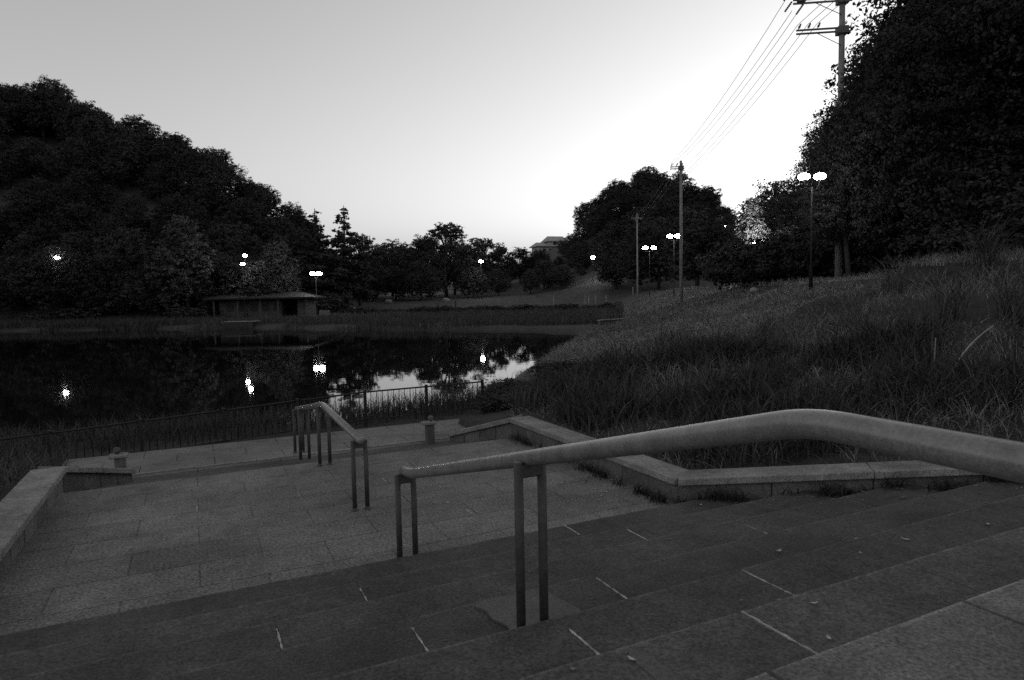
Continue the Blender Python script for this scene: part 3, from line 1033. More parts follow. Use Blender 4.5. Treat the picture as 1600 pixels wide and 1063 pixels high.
# pale tall trees in front of the hill
for i, (cx, D_, h_, lab) in enumerate(((292, 92, 15.0, 'tall pale willowy tree standing out of the dark hill on the left'),
                                       (437, 96, 11.5, 'pale rounded willowy tree at the right foot of the left hill'))):
    x, y = px(cx, D_)
    tree('willow', x, y, h_, lab, name='willow_tree', width=1.25)
# two feathery conifers and their neighbours
for cx, D_, ytop, w_, lab in ((498, 112, 327, 1.6, 'feathery conifer nearest the end of the left hill'),
                              (543, 116, 322, 1.35, 'slim pointed conifer with gaps, right of its wider twin'),):
    x, y = px(cx, D_); z0 = gz(x, y)
    tree('spire', x, y, zpix(cx, ytop, D_) - z0, lab, name='conifer_tree', width=w_, ref=10.2)
# belt of trees behind the far lawn
belt = [(470, 118, 400, 'broad_c', 1.1), (520, 125, 392, 'broad_a', 1.2), (565, 128, 366, 'tiered', 0.9), (590, 150, 385, 'broad_b', 1.0), (615, 165, 378, 'broad_a', 1.2), (645, 170, 382, 'broad_c', 1.1),
        (700, 150, 349, 'tiered', 1.15), (672, 152, 372, 'broad_b', 0.9), (712, 165, 372, 'broad_a', 1.0), (760, 175, 374, 'tiered', 1.0), (785, 180, 380, 'broad_c', 0.9), (735, 170, 385, 'broad_b', 1.0),
        (815, 185, 388, 'broad_a', 1.1), (845, 190, 392, 'broad_b', 1.1), (875, 180, 400, 'broad_c', 1.2), (905, 175, 404, 'broad_a', 1.1), (660, 140, 410, 'broad_b', 1.1), (620, 140, 415, 'broad_c', 1.2), (780, 150, 420, 'broad_a', 1.2), (830, 150, 422, 'broad_c', 1.2), (575, 140, 412, 'broad_a', 1.2), (742, 145, 418, 'broad_b', 1.2), (852, 158, 408, 'broad_b', 1.2), (882, 152, 414, 'broad_a', 1.2), (912, 160, 418, 'broad_c', 1.3), (945, 156, 420, 'broad_b', 1.2)]
names = {}
for cx, D_, yt, k_, w_ in belt:
    x, y = px(cx, D_); z0 = gz(x, y)
    if cx == 700: lab, grp = 'large spreading tree with lobed crown, tallest behind the lawn', None
    elif cx == 760: lab, grp = 'open tree with sky gaps beside the bright lamp behind the lawn', None
    elif cx == 565: lab, grp = 'thin open tree right of the pointed conifer', None
    else: lab, grp = 'dark rounded tree in the belt behind the far lawn', 'trees in the belt behind the lawn'
    tree(k_, x, y, zpix(cx, yt, D_) - z0, lab, grp, width=w_)
# wooded dome hill
gd = 'trees covering the domed hill'
for D0, n_, r0 in ((162, 9, 27), (172, 9, 26), (182, 8, 24), (193, 6, 20)):
    for k in range(n_):
        XX = 0.214 * D0 + 0.122 * D0 * (-1 + 2 * (k + random.uniform(0.2, 0.8)) / n_)
        xs_, ys_ = S(XX, D0 + random.uniform(-3, 3))
        uu = (XX - 0.2188 * D0) / (0.115 * D0)
        tree(random.choice(kinds3[:3]), xs_, ys_, random.uniform(9.5, 11.5) * (1 - 0.28 * uu * uu), 'dense tree in the wood on the domed hill', gd, width=random.uniform(1.0, 1.2))
# trees between the dome and the right wood, behind the dike road
for cx, D_, yt, k_, w_, lab in ((1215, 105, 290, 'broad_b', 1.0, 'rounded dark tree between the domed hill and the lit tree'), (1250, 88, 300, 'broad_a', 1.1, 'dark tree just left of the bright twin lamp'),
                                (1120, 120, 350, 'broad_c', 1.3, 'low broad tree behind the near utility pole'), (1090, 118, 330, 'broad_a', 1.3, 'dark tree directly right of the slim utility pole'),
                                (1030, 130, 345, 'broad_b', 1.3, 'dark tree above the twin lamps at the foot of the dome'), (1150, 90, 385, 'broad_b', 1.4, 'low dark tree below the lit tree'), (965, 140, 385, 'broad_c', 1.3, 'low tree left of the slim pole'),
                                (1196, 70, 366, 'broad_a', 1.3, 'low spreading tree on the dike crest'), (1245, 62, 352, 'broad_c', 1.4, 'dark tree on the dike below the bright lamp')):
    x, y = px(cx, D_); z0 = gz(x, y)
    tree(k_, x, y, zpix(cx, yt, D_) - z0, lab, width=w_)
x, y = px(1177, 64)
tree('willow_lamplit', x, y, zpix(1177, 306, 64) - gz(x, y), 'pale lamp lit tree glowing right of the domed hill', name='willow_tree', width=0.8)
# right wood close to the camera
right = [(15.0, 29.2, 7.6, 'near_a', 0.75), (17.2, 28.0, 11.0, 'near_a', 0.85), (21.6, 27.0, 13.6, 'near_b', 0.92), (24.0, 31.0, 15.5, 'near_a', 1.1), (25.0, 26.0, 16.0, 'near_b', 1.0), (19.5, 33.0, 10.5, 'near_b', 0.8), (23.5, 22.5, 12.5, 'near_a', 1.1), (29.0, 30.0, 17.0, 'near_a', 1.1),
         (27.5, 36.0, 16.0, 'near_b', 1.0), (22.0, 39.0, 12.0, 'near_a', 0.9), (31, 24, 15, 'near_b', 1.1), (34, 33, 15, 'near_a', 1.1)]
for i, (X, D_, h_, k_, w_) in enumerate(right):
    x, y = S(X, D_)
    lab = {0: 'small leafy tree with ragged outline left of the near utility pole', 1: 'dark leafy tree overhanging the near utility pole', 5: 'smaller tree behind the near utility pole'}.get(i, 'tall dark tree in the wood at the right edge')
    tree(k_, x, y, h_, lab, None if i in (0, 1, 5) else 'tall trees of the right wood', width=w_, ref=12.0, tilt=0.05)
# undergrowth along the crest on the right
i = 0
for X, D_, h_ in ((18.2, 24.5, 2.6), (19.5, 22.5, 3.0), (21, 25, 3.6), (19.0, 29, 3.0), (18.6, 32.5, 2.2), (20.5, 20.5, 2.6), (22.5, 21.5, 3.4), (18, 34, 3.2), (17.6, 38, 3.4), (18.5, 44, 3.6), (24, 24, 4.0), (18.4, 27, 2.4), (20, 27, 3.2), (22.5, 27.5, 4.4), (26, 25, 4.5), (25, 29, 4.5)):
    x, y = S(X, D_)
    tree('thicket', x, y, h_, 'dark bush in the undergrowth below the right wood', 'undergrowth of the right wood', name='bush', width=1.3, cat='bush', ref=1.6)
for cx, D_, h_, w_ in ((30, 97, 4.2, 1.6), (230, 96, 3.6, 2.6), (130, 92, 2.2, 2.2), (60, 90, 2.0, 2.0), (300, 90, 2.4, 2.4), (175, 94, 2.4, 2.0), (420, 100, 3.0, 2.2), (470, 103, 3.2, 2.2), (510, 108, 3.5, 2.0)):
    x, y = px(cx, D_)
    lab = {30: 'round pale bush at the foot of the hill on the far left', 230: 'wide layered shrub on the bank below the wooded hill'}.get(cx, 'dark shrub at the foot of the wooded hill')
    tree('bush', x, y, h_, lab, None if cx in (30, 230) else 'shrubs at the foot of the left hill', name='shrub', width=w_ / 1.4, cat='shrub', ref=1.6)
for sx, dy, h_ in ((6.7, 14.0, 0.6), (7.3, 15.2, 0.6), (8.2, 14.0, 0.7), (9.3, 15.8, 0.8), (6.0, 12.9, 0.5), (7.2, 12.6, 0.6)):
    tree('thicket', sx, dy, h_, 'low dark shrub on the right shore between the slope and the water', 'shrubs along the right shore', name='shrub', width=1.5, cat='shrub', ref=1.6)
# hedge strip along the lawn edge
for k in range(22):
    X = -28 + k * 2.1 + random.uniform(-0.4, 0.4)
    x, y = S(X, 106 + random.uniform(-0.8, 0.8))
    tree('bush', x, y, random.uniform(0.9, 1.4), 'low dark hedge bush at the lower edge of the lawn', 'hedge bushes along the lawn', name='hedge_bush', width=1.6, cat='bush', ref=1.6)

# ------------------------------------------------------------------ utility poles and wires
def utility_pole(x, y, h, rb, label, arms, yaw):
    z = gz(x, y)
    e = empty('utility_pole', (x, y, z), yaw)
    tag(e, label, 'utility pole', 'utility poles along the dike road')
    mesh_obj('shaft', tube_mesh('shaft', [(0, 0, -0.8), (0, 0, h * 0.5), (0, 0, h)], [rb, rb * 0.83, rb * 0.66], 12), M_POLE, e)
    for (az, x0, x1, kind) in arms:
        for dz in (0.0, -0.16):
            arm = mesh_obj('crossarm', box_mesh('crossarm', x0, x1, -0.05 - rb * 0.9, 0.03 - rb * 0.9, az + dz - 0.035, az + dz + 0.035, 0.006), M_STEEL, e)
        mesh_obj('arm_bracket', box_mesh('arm_bracket', -rb - 0.06, rb + 0.06, -rb - 0.08, rb + 0.05, az - 0.24, az + 0.08, 0.01), M_STEEL, e)
        mesh_obj('brace', tube_mesh('brace', [(x0 * 0.55, -rb * 0.9, az - 0.18), (-rb * 0.5, -rb * 0.7, az - 0.75)], 0.018, 6), M_STEEL, e)
        ins = [x0 + 0.08 + k * (0.42) for k in range(3)] if kind == 'pin' else [x0 + 0.1, x0 + 0.75, x1 - 0.1]
        for q in ins:
            prof = [(0.015, 0.0), (0.02, 0.08), (0.06, 0.09), (0.03, 0.13), (0.065, 0.15), (0.03, 0.20), (0.05, 0.23), (0.02, 0.30), (0.001, 0.31)]
            o = mesh_obj('insulator', lathe_mesh('insulator', prof, 10), M_CERAM, e)
            o.location = (q, -rb * 0.9, az + 0.03)
            o.rotation_euler = (0, 0.45 if kind == 'pin' else -0.5, 0)
    return e

P = {}
for key, cx, D_, ytop, rb, lab in (('near', 1310, 31.0, -95, 0.17, 'tall near utility pole with crossarms at the top right'),
                                   ('mid', 1065, 55.0, 255, 0.15, 'utility pole standing alone on the dike in front of the domed hill'),
                                   ('far', 997, 92.0, 335, 0.13, 'slim distant utility pole left of the twin lamps')):
    x, y = px(cx, D_)
    P[key] = (x, y, gz(x, y), zpix(cx, ytop, D_) - gz(x, y), rb, lab, D_)
pn, pmid, pf = P['near'], P['mid'], P['far']
yaw_arm = -YAW - 0.12
za1 = zpix(1310, 58, 31.0) - pn[2]
za2 = zpix(1310, 13, 31.0) - pn[2]
near_pole = utility_pole(pn[0], pn[1], pn[3], pn[4], pn[5], [(za1, -2.05, 0.35, 'pin'), (za2, -2.2, 0.35, 'strain'), (za2 + 1.7, -1.6, 1.6, 'pin')], yaw_arm)
# switch box and strain insulator strings hung at the end of the upper arm
mesh_obj('switch_box', box_mesh('switch_box', -2.02, -1.72, -0.33, -0.05, za2 - 0.12, za2 + 0.75, 0.03), M_STEEL, near_pole)
for q, dz in ((-2.25, -0.05), (-1.75, -0.2), (-2.3, 0.45), (-1.5, 0.2)):
    ch = [(q, -0.15, za2 + dz), (q - 0.30, -0.1, za2 + dz - 0.42)]
    mesh_obj('strain_insulator', tube_mesh('strain_insulator', [Vector(ch[0]).lerp(Vector(ch[1]), t_) for t_ in np.linspace(0, 1, 13)], [0.03, 0.055] * 6 + [0.02], 8), M_CERAM, near_pole)
mesh_obj('stay_hook', tube_mesh('stay_hook', [(-1.35, -0.15, za2 + 0.05), (-1.28, -0.15, za2 + 0.3), (-1.05, -0.15, za2 + 0.5)], 0.03, 6), M_STEEL, near_pole)
utility_pole(pmid[0], pmid[1], pmid[3], pmid[4], pmid[5], [(pmid[3] - 0.5, -0.9, 0.25, 'pin')], yaw_arm)
utility_pole(pf[0], pf[1], pf[3], pf[4], pf[5], [(pf[3] - 0.6, -0.8, 0.8, 'pin')], yaw_arm)

def wire(a, c, sag, label, r=0.013):
    a, c = Vector(a), Vector(c)
    pts = [a.lerp(c, t_) - Vector((0, 0, sag * 4 * t_ * (1 - t_))) for t_ in np.linspace(0, 1, 13)]
    o = mesh_obj('power_line', tube_mesh('power_line', [p - a for p in pts], r, 5), M_WIRE)
    o.location = a
    tag(o, label, 'power line', 'power lines between the utility poles')
def armp(p, off, h, back=0.0):
    return (p[0] + math.cos(yaw_arm) * off, p[1] + math.sin(yaw_arm) * off, p[2] + h)
k = 0
for off, h_, o2, h2 in ((-2.5, za2 + 0.1, -0.85, pmid[3] - 0.2), (-2.2, za2 - 0.4, -0.6, pmid[3] - 0.2), (-2.0, za2 - 0.55, -0.35, pmid[3] - 0.3), (-1.95, za1 + 0.3, -0.8, pmid[3] - 1.6), (-1.5, za1 + 0.3, -0.5, pmid[3] - 1.7), (-1.1, za1 + 0.3, -0.3, pmid[3] - 1.8)):
    wire(armp(pn, off, h_), armp(pmid, o2, h2), 0.5, 'thin power line running from the near pole down to the pole on the dike')
    k += 1
bx, by = S(13.0, -6.0)
for off, h_ in ((-1.95, za1 + 0.3), (-1.5, za1 + 0.3), (-1.1, za1 + 0.3), (-1.7, za2 + 0.3), (0.25, za2 + 0.1)):
    wire(armp(pn, off, h_), (bx + off * 0.9, by + off * 0.35, pn[2] + h_ + 0.4), 0.7, 'thin power line running from the near pole overhead past the camera')
for off in (-0.6, 0.0, 0.6):
    wire(armp(pmid, off * 0.6 - 0.2, pmid[3] - 0.2), armp(pf, off, pf[3] - 0.3), 0.8, 'thin power line between the two far poles')

# ------------------------------------------------------------------ lamps
def lamp(cx, cyp, D_, label, heads=1, r=0.3, spacing=1.1, group=None, small=False, mat=None):
    x, y = px(cx, D_)
    z = gz(x, y); zl = zpix(cx, cyp, D_)
    e = empty('park_lamp', (x, y, z), -YAW)
    tag(e, label, 'lamp', group)
    hz = zl - z
    r *= 0.8
    mesh_obj('lamp_post', tube_mesh('lamp_post', [(0, 0, -0.3), (0, 0, 0.9), (0, 0, 0.95), (0, 0, hz - 0.35 - r * 0.3)], [0.08, 0.07, 0.04, 0.028], 10), M_BLACKPOST, e)
    offs = [0.0] if heads == 1 else [-spacing / 2, spacing / 2]
    for q in offs:
        if heads > 1:
            mesh_obj('lamp_arm', tube_mesh('lamp_arm', [(0, 0, hz - 0.6), (q * 0.6, 0, hz - 0.5), (q, 0, hz - r)], 0.016, 6), M_BLACKPOST, e)
        prof = [(r * 0.25, -r * 0.98)] + [(r * math.sin(a), -r * math.cos(a)) for a in np.linspace(0.3, math.pi - 0.02, 12)]
        g = mesh_obj('lamp_globe', lathe_mesh('lamp_globe', prof, 16), mat or (M_LAMP_SMALL if small else M_LAMP), e)
        g.location = (q, 0, hz); g.scale = (1.15, 1.15, 0.68)
        c_ = mesh_obj('lamp_collar', lathe_mesh('lamp_collar', [(r * 0.2, -r * 1.3), (r * 0.42, -r * 1.1), (r * 0.42, -r * 0.88), (0.01, -r * 0.86)], 12), M_BLACKPOST, g)
    return e
lamp(97, 403, 92, 'lone lit lamp before the dark hill at the far left', r=0.34)
lamp(388, 400, 90, 'upper of two close lamps at the right end of the wooded hill', r=0.32)
lamp(384, 413, 88, 'lower of two close lamps at the right end of the wooded hill', r=0.30)
lamp(497, 428, 91, 'bright twin lamp right of the rest house by the pond', 2, 0.42, 0.85)
lamp(754, 409, 140, 'lamp shining through the open tree behind the lawn', r=0.5)
lamp(928, 403, 150, 'lone lamp on the road at the foot of the dome', r=0.55)
lamp(1016, 388, 100, 'twin lamp on the dike road between the two poles', 2, 0.42, 1.25)
lamp(1054, 370, 80, 'twin lamp on the dike road just left of the middle pole', 2, 0.38, 0.95)
lamp(1267, 279, 26.0, 'bright twin lamp beside the right wood below the near pole', 2, 0.24, 0.62, mat=emit('lamp_glass_soft', 7.0))
lamp(1182, 381, 60.3, 'lamp lighting the pale tree right of the domed hill', r=0.35, mat=emit('lamp_glass_bright', 90.0))
x, y = px(1186, 56.5)
tree('thicket', x, y, 4.6, 'dark bush on the crest in front of the lamp lit tree', name='bush', width=1.2, cat='bush', ref=1.6)
lamp(1134, 355, 125, 'tiny distant lamp on the slope of the domed hill', r=0.22, small=True)
lamp(434 + 94, 415, 130, 'tiny distant lamp among the trees behind the conifers', r=0.22, small=True)

# ------------------------------------------------------------------ rest house on the left bank
def rest_house():
    x, y = px(420, 93)
    z = max(gz(x, y), -0.35)
    e = empty('rest_house', (x, y, z), -YAW + 0.05)
    tag(e, 'low rest house with wide flat eaves on the far bank of the pond', 'building')
    W2, Dp = 6.0, 3.0
    def part(name, x0, x1, y0, y1, z0, z1, mat, bev=0.02, par=None):
        return mesh_obj(name, box_mesh(name, x0, x1, y0, y1, z0, z1, bev), mat, par or e)
    part('plinth', -W2 - 0.3, W2 + 0.3, -Dp - 0.3, Dp, -0.6, 0.15, M_WALL)
    part('wall', -W2, W2 - 3.6, -Dp + 1.2, Dp, 0.15, 2.7, M_PLASTER)
    part('wall', W2 - 1.4, W2, -Dp + 1.2, Dp, 0.15, 2.7, M_PLASTER)
    part('back_wall', W2 - 3.6, W2 - 1.4, Dp - 0.2, Dp, 0.15, 2.7, M_DARK)
    for q in (-5.0, -3.4, -1.8, -0.2, 1.4):
        w_ = part('window', q, q + 0.9, -Dp + 1.14, -Dp + 1.197, 1.1, 2.1, M_DARK, 0.01)
    rf = part('roof', -W2 - 1.4, W2 + 1.4, -Dp - 1.0, Dp + 0.8, 2.72, 2.95, M_ROOF)
    bm = bmesh.new()
    vv = [bm.verts.new(q) for q in ((-W2 - 1.3, -Dp - 0.9, 2.952), (W2 + 1.3, -Dp - 0.9, 2.952), (W2 + 1.3, Dp + 0.7, 2.952), (-W2 - 1.3, Dp + 0.7, 2.952), (-W2 + 1.5, 0, 3.7), (W2 - 1.5, 0, 3.7))]
    for f in ((0, 1, 5, 4), (1, 2, 5), (2, 3, 4, 5), (3, 0, 4)):
        bm.faces.new([vv[i] for i in f])
    mesh_obj('roof_slope', bm_mesh('roof_slope', bm), M_ROOF, e)
    for q in (-W2 - 0.2, -3.0, 0.0, 2.4, W2 + 0.2):
        part('column', q - 0.11, q + 0.11, -Dp - 0.25, -Dp - 0.03, 0.15, 2.72, M_PLASTER)
    return e
rest_house()
# small wooden landing stage with a dark front
x, y = px(378, 72)
dk = empty('landing_stage', (x, y, WZ), -YAW)
tag(dk, 'dark wooden landing stage at the water below the rest house', 'landing stage')
for k in range(8):
    mesh_obj('plank', box_mesh('plank', -1.7, 1.7, -1.2 + k * 0.3, -1.2 + k * 0.3 + 0.28, 0.72, 0.78, 0.008), M_TERR, dk)
mesh_obj('front_board', box_mesh('front_board', -1.68, 1.68, -1.15, -1.08, -0.3, 0.715, 0.01), M_DARK, dk)
for sx in (-1.5, 0, 1.5):
    mesh_obj('stage_post', tube_mesh('stage_post', [(sx, -1.0, -1.5), (sx, -1.0, 0.715)], 0.08, 8), M_DARK, dk)
# bench by the rest house
x, y = px(485, 90)
bn = empty('park_bench', (x, y, gz(x, y)), -YAW)
tag(bn, 'pale flat bench beside the rest house', 'bench')
for k in range(3):
    mesh_obj('seat_slat', box_mesh('seat_slat', -1.1, 1.1, -0.25 + k * 0.17, -0.1 + k * 0.17, 0.42, 0.47, 0.01), M_CAP, bn)
for sx in (-0.8, 0.8):
    mesh_obj('leg', box_mesh('leg', sx - 0.08, sx + 0.08, -0.2, 0.2, -0.1, 0.42, 0.01), M_CAP, bn)
# pale sign board by the lawn
x, y = px(508, 89)
sb = empty('information_board', (x, y, gz(x, y)), -YAW)
tag(sb, 'small pale board between the bench and the lawn hedge', 'sign')
mesh_obj('board', box_mesh('board', -0.7, 0.7, -0.04, 0.04, 0.3, 1.15, 0.01), M_WALL, sb)
for sx in (-0.55, 0.55):
    mesh_obj('post', box_mesh('post', sx - 0.05, sx + 0.05, 0.042, 0.12, -0.2, 1.2, 0.01), M_POST, sb)

# ------------------------------------------------------------------ house on the far slope
x, y = px(862, 228)
hs = empty('distant_house', (x, y, zpix(862, 401, 228)), -YAW + 0.3)
tag(hs, 'distant pale house with a stepped tiled roof left of the domed hill', 'house')
mesh_obj('wall', box_mesh('wall', -5.5, 5.5, -3.5, 3.5, -6, 3.2, 0.05), M_FARWALL, hs)
mesh_obj('upper_wall', box_mesh('upper_wall', -1.5, 5.0, -3.0, 3.0, 3.2, 5.0, 0.05), M_FARWALL, hs)
def gable(name, x0, x1, y0, y1, z0, h_, par):
    bm = bmesh.new()
    ym = (y0 + y1) / 2
    q = [(x0, y0, z0), (x1, y0, z0), (x1, y1, z0), (x0, y1, z0), (x0 + 1.2, ym, z0 + h_), (x1 - 1.2, ym, z0 + h_), (x0, y0, z0 - 0.2), (x1, y0, z0 - 0.2), (x1, y1, z0 - 0.2), (x0, y1, z0 - 0.2)]
    vv = [bm.verts.new(p) for p in q]
    for f in ((0, 1, 5, 4), (1, 2, 5), (2, 3, 4, 5), (3, 0, 4), (6, 7, 1, 0), (7, 8, 2, 1), (8, 9, 3, 2), (9, 6, 0, 3), (9, 8, 7, 6)):
        bm.faces.new([vv[i] for i in f])
    bmesh.ops.recalc_face_normals(bm, faces=bm.faces)
    return mesh_obj(name, bm_mesh(name, bm), M_FARROOF, par)
gable('roof', -6.3, 6.3, -4.3, 4.3, 3.25, 1.4, hs)
gable('upper_roof', -2.2, 5.7, -3.7, 3.7, 5.0, 1.8, hs)
for q in (-4, -1.8, 0.6, 3.0):
    mesh_obj('window', box_mesh('window', q, q + 1.2, -3.55, -3.503, 1.0, 2.3, 0.01), M_DARK, hs)
for q in (0.0, 2.4):
    mesh_obj('window', box_mesh('window', q, q + 1.2, -3.05, -3.003, 3.6, 4.6, 0.01), M_DARK, hs)

# ------------------------------------------------------------------ small far things
def bollard(cx, D_, h_, mat, label, group=None, r=0.08, name='bollard'):
    x, y = px(cx, D_)
    o = mesh_obj(name, lathe_mesh(name, [(r, -0.2), (r, h_ * 0.86), (r * 0.8, h_ * 0.95), (r * 0.4, h_), (0.001, h_ + 0.005)], 10), mat)
    o.location = (x, y, gz(x, y))
    tag(o, label, 'bollard', group)
for cx in (866, 915, 921, 932, 948, 990):
    bollard(cx, 120, 1.5, M_WHITE, 'slim white bollard on the road below the domed hill', 'white bollards along the far road', 0.09)
bollard(713, 116, 1.5, M_DARK, 'dark bollard on the lawn right of the standing person', None, 0.16)
bollard(555, 108, 1.2, M_WHITE, 'pale bollard at the left end of the lawn', None, 0.14)

# the person standing on the far lawn
def person(cx, D_, h_, label):
    x, y = px(cx, D_)
    e = empty('person', (x, y, gz(x, y)), -YAW + math.pi)
    tag(e, label, 'person')
    joints = {'pelvis': (0, 0, 0.53), 'waist': (0, 0.01, 0.62), 'chest': (0, 0, 0.75), 'neck': (0, 0, 0.835), 'head': (0, -0.012, 0.89), 'crown': (0, -0.008, 0.975),
              'lh': (-0.055, 0, 0.50), 'lk': (-0.065, -0.012, 0.28), 'la': (-0.07, 0.01, 0.045), 'lt': (-0.08, -0.075, 0.015),
              'rh': (0.055, 0, 0.50), 'rk': (0.07, -0.03, 0.28), 'ra': (0.075, 0.0, 0.045), 'rt': (0.085, -0.085, 0.015),
              'ls': (-0.105, 0, 0.80), 'le': (-0.135, 0.015, 0.64), 'lw': (-0.12, -0.04, 0.50), 'lf': (-0.115, -0.055, 0.45),
              'rs': (0.105, 0, 0.80), 're': (0.135, 0.015, 0.64), 'rw': (0.12, -0.04, 0.50), 'rf': (0.115, -0.055, 0.45)}
    rad = {'pelvis': 0.085, 'waist': 0.075, 'chest': 0.09, 'neck': 0.032, 'head': 0.055, 'crown': 0.035, 'lh': 0.055, 'lk': 0.036, 'la': 0.024, 'lt': 0.02, 'rh': 0.055, 'rk': 0.036, 'ra': 0.024, 'rt': 0.02,
           'ls': 0.04, 'le': 0.027, 'lw': 0.02, 'lf': 0.016, 'rs': 0.04, 're': 0.027, 'rw': 0.02, 'rf': 0.016}
    ed = [('pelvis', 'waist'), ('waist', 'chest'), ('chest', 'neck'), ('neck', 'head'), ('head', 'crown'), ('pelvis', 'lh'), ('lh', 'lk'), ('lk', 'la'), ('la', 'lt'), ('pelvis', 'rh'), ('rh', 'rk'), ('rk', 'ra'), ('ra', 'rt'),
          ('chest', 'ls'), ('ls', 'le'), ('le', 'lw'), ('lw', 'lf'), ('chest', 'rs'), ('rs', 're'), ('re', 'rw'), ('rw', 'rf')]
    ks = list(joints)
    me = bpy.data.meshes.new('body')
    me.from_pydata([tuple(c * h_ for c in joints[q]) for q in ks], [(ks.index(a), ks.index(c)) for a, c in ed], [])
    o = mesh_obj('body', me, M_PLASTER, e)
    sk = o.modifiers.new('skin', 'SKIN')
    for i, q in enumerate(ks):
        me.skin_vertices[0].data[i].radius = (rad[q] * h_, rad[q] * h_)
    me.skin_vertices[0].data[0].use_root = True
    o.modifiers.new('sub', 'SUBSURF').levels = 1
    o.modifiers['sub'].render_levels = 1
    hair = lathe_mesh('hair', [(0.001, 0.06 * h_), (0.04 * h_, 0.05 * h_), (0.06 * h_, 0.015 * h_), (0.062 * h_, -0.02 * h_), (0.05 * h_, -0.05 * h_)], 12)
    hr_ = mesh_obj('hair', hair, M_DARK, e)
    hr_.location = (0, 0.012 * h_, 0.935 * h_)
    return e
person(685, 114, 1.62, 'person in pale clothes standing on the far lawn')

# pale stones on the bank
def boulder(cx, D_, r, label, seed, group=None, mat=None):
    x, y = px(cx, D_)
    bm = bmesh.new()
    bmesh.ops.create_icosphere(bm, subdivisions=2, radius=r)
    q = random.Random(seed)
    for v_ in bm.verts:
        v_.co *= 1 + q.uniform(-0.16, 0.16)
        v_.co.z *= 0.75
    o = mesh_obj('boulder', bm_mesh('boulder', bm, True), mat or M_CAP)
    o.location = (x, y, gz(x, y) + r * 0.3)
    tag(o, label, 'boulder', group)
boulder(1180, 36, 0.26, 'pale stone on the crest of the grass slope', 3)
boulder(608, 133, 0.8, 'pale stone at the left of the lawn', 4)
boulder(698, 135, 0.7, 'pale stone behind the standing person', 5)

# concrete culvert head by the inlet on the right shore
x, y = px(955, 58)
cv = empty('culvert_head', (x, y, gz(x, y)), -YAW + 0.75)
tag(cv, 'small pale concrete culvert head where the dike meets the reeds', 'culvert')
mesh_obj('head_wall', box_mesh('head_wall', -1.6, 1.6, -0.15, 0.15, -0.6, 0.35, 0.02), M_WALL, cv)
mesh_obj('coping', box_mesh('coping', -1.7, 1.7, -0.2, 0.2, 0.353, 0.45, 0.02), M_CAP, cv)

# ------------------------------------------------------------------ dead stems in the near grass and fallen leaves
def stem(cx, D_, h_, lean, az, label):
    x, y = px(cx, D_); z = gz(x, y)
    pts = [Vector((math.cos(az) * lean * h_ * t_ ** 1.6, math.sin(az) * lean * h_ * t_ ** 1.6, h_ * t_ * (1 - 0.25 * lean * t_))) for t_ in np.linspace(0, 1, 8)]
    o = mesh_obj('dead_stem', tube_mesh('dead_stem', pts, [0.012 * (1 - 0.6 * t_) for t_ in np.linspace(0, 1, 8)], 6), M_DRY)
    o.location = (x, y, z - 0.03)
    tag(o, label, 'stem', 'dead stems in the grass')
stem(1462, 8.6, 0.55, 0.05, 0, 'short upright pale dead stem in the grass behind the rail bend')
stem(1490, 8.4, 0.85, 0.7, -0.3, 'pale leaning dead stem in the grass at the right edge')

def arching(cx, D_, n, h0, h1, label):
    """a clump of tall arching pampas blades"""
    x, y = px(cx, D_)
    xx = x + rng.normal(0, 0.12, n); yy_ = y + rng.normal(0, 0.12, n)
    o = blades('pampas_clump', xx, yy_, rng.uniform(h0, h1, n), rng.uniform(0.008, 0.016, n), rng.uniform(0.3, 1.0, n), M_REED, label, 'grass clump', segs=6, curve=1.2)
    o['kind'] = 'thing'
for cx, D_, n, h0, h1, lab in ((1480, 10.5, 140, 0.6, 1.15, 'tall arching pampas clump behind the leaning stem'), (1580, 10.0, 150, 0.6, 1.2, 'tall arching pampas clump at the right picture edge'), (1540, 13.0, 130, 0.6, 1.2, 'arching pampas clump higher up the right slope'),
                             (1390, 13.0, 120, 0.6, 1.0, 'arching pampas clump above the bend of the rail'), (1330, 11, 100, 0.4, 0.8, 'low arching grass clump left of the rail bend'), (1200, 12.5, 100, 0.4, 0.8, 'arching grass clump in the middle of the lower slope')):
    arching(cx, D_, n, h0, h1, lab)

def ray_hit(cx, cyp, z):
    hv = fw + r2 * ((cx - 800) / FPX) - u2 * ((cyp - 531.5) / FPX)
    t_ = (z - EYE) / hv.z
    return hv.x * t_, hv.y * t_
lb_me = []
for sd in range(4):
    r_ = random.Random(sd)
    n_ = 7
    L_, W_ = 0.035, 0.014
    vv, ff = [], []
    for k in range(n_ + 1):
        t_ = k / n_
        w_ = W_ * math.sin(math.pi * min(0.97, t_ * 0.93 + 0.03)) ** 0.8
        zc = 0.006 + 0.012 * (t_ - 0.5) ** 2 * 4 * r_.uniform(0.3, 1)
        vv += [(t_ * 2 * L_ - L_, -w_, zc + 0.006), (t_ * 2 * L_ - L_, 0, zc), (t_ * 2 * L_ - L_, w_, zc + 0.006)]
    for k in range(n_):
        a = 3 * k
        ff += [(a, a + 3, a + 4, a + 1), (a + 1, a + 4, a + 5, a + 2)]
    me = bpy.data.meshes.new('fallen_leaf'); me.from_pydata(vv, [], ff); me.materials.append(M_LEAFLIT); me.update()
    lb_me.append(me)
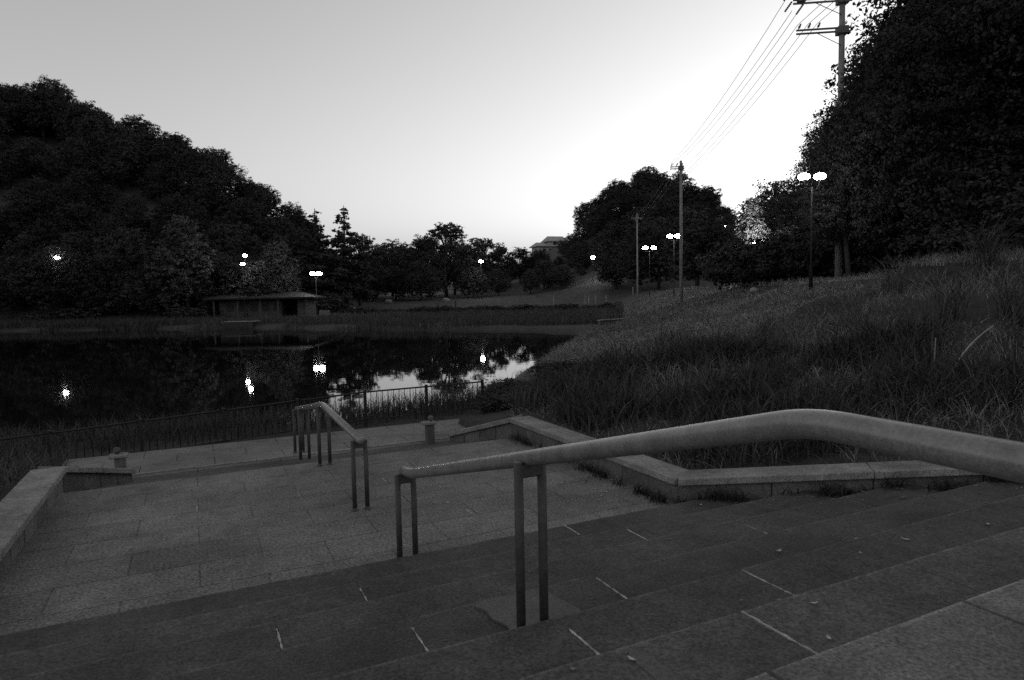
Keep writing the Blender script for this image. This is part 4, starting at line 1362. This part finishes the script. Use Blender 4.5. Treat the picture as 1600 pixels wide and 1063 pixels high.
leaf_px = [(1275, 797, 2, 1.5), (1217, 863, 3, 1.3), (1254, 840, 3, 1.0), (1337, 843, 4, 0.8), (987, 1033, 6, 1.1), (1237, 812, 2, 1.2), (948, 770, 0, 1.2), (940, 776, 0, 0.9), (930, 765, 0, 1.0), (935, 782, 0, 0.8), (700, 787, 0, 1.3), (690, 1044, 4, 0.9), (1543, 821, 5, 1.0),
           (1441, 874, 5, 0.8), (1150, 799, 1, 1.1), (1165, 812, 2, 0.8), (1295, 1000, 6, 1.0), (1272, 945, 6, 1.0), (672, 898, 1, 0.7), (573, 1000, 3, 0.7), (1415, 845, 4, 1.3), (1095, 790, 1, 1.0), (960, 762, 0, 0.7), (585, 832, 0, 0.6), (610, 780, 0, 0.6)]
for cx, cyp, n, sc in leaf_px:
    x, y = ray_hit(cx, cyp, n * R)
    nn = float(stair_z(y)) if y < DFAR else 0
    x, y = ray_hit(cx, cyp, nn)
    o = bpy.data.objects.new('fallen_leaf', random.choice(lb_me)); link(o)
    o.location = (x, y, float(stair_z(y)) + 0.002)
    o.rotation_euler = (0, 0, random.uniform(0, 6.28)); o.scale = (sc * 0.6,) * 3
    tag(o, 'small pale fallen leaf lying on the stone paving', 'leaf', 'fallen leaves on the steps and landing')

# bits of leaf and twig blown into the corner by the right wall
nl = 420
tt = rng.uniform(0, 1, nl)
off = np.abs(rng.normal(0, 0.45, nl)) + 0.06
lx = 4.42 + 2.6 * tt * (tt > 0.15) - off * 0.7
ly = np.where(tt > 0.15, 5.3 - 2.4 * tt, rng.uniform(5.4, 8.5, nl)) - off * 0.7 * (tt > 0.15)
wide = rng.uniform(0, 1, nl) < 0.3
lx = np.where(wide, rng.uniform(-1.2, 4.2, nl), lx); ly = np.where(wide, rng.uniform(1.9, 8.6, nl), ly)
lz = stair_z(ly) + 0.006
az = rng.uniform(0, 6.28, nl); ln = rng.uniform(0.006, 0.024, nl); wd = ln * rng.uniform(0.15, 0.6, nl)
ux, uy = np.cos(az), np.sin(az)
q = []
for a_, c_, h_ in ((1, 0, 0.004), (0, 1, 0.0), (-1, 0, 0.006), (0, -1, 0.001)):
    q.append(np.stack([lx + ux * ln * a_ - uy * wd * c_, ly + uy * ln * a_ + ux * wd * c_, lz + h_ * rng.uniform(0.3, 1, nl)], 1))
lit = mesh_obj('leaf_litter', np_mesh('leaf_litter', np.stack(q, 1).reshape(-1, 3), np.arange(nl * 4).reshape(-1, 4)), foliage('litter', 0.16, var=0.8))
tag(lit, 'scattered bits of leaf and twig on the paving below the right wall', 'leaf litter', kind='stuff')
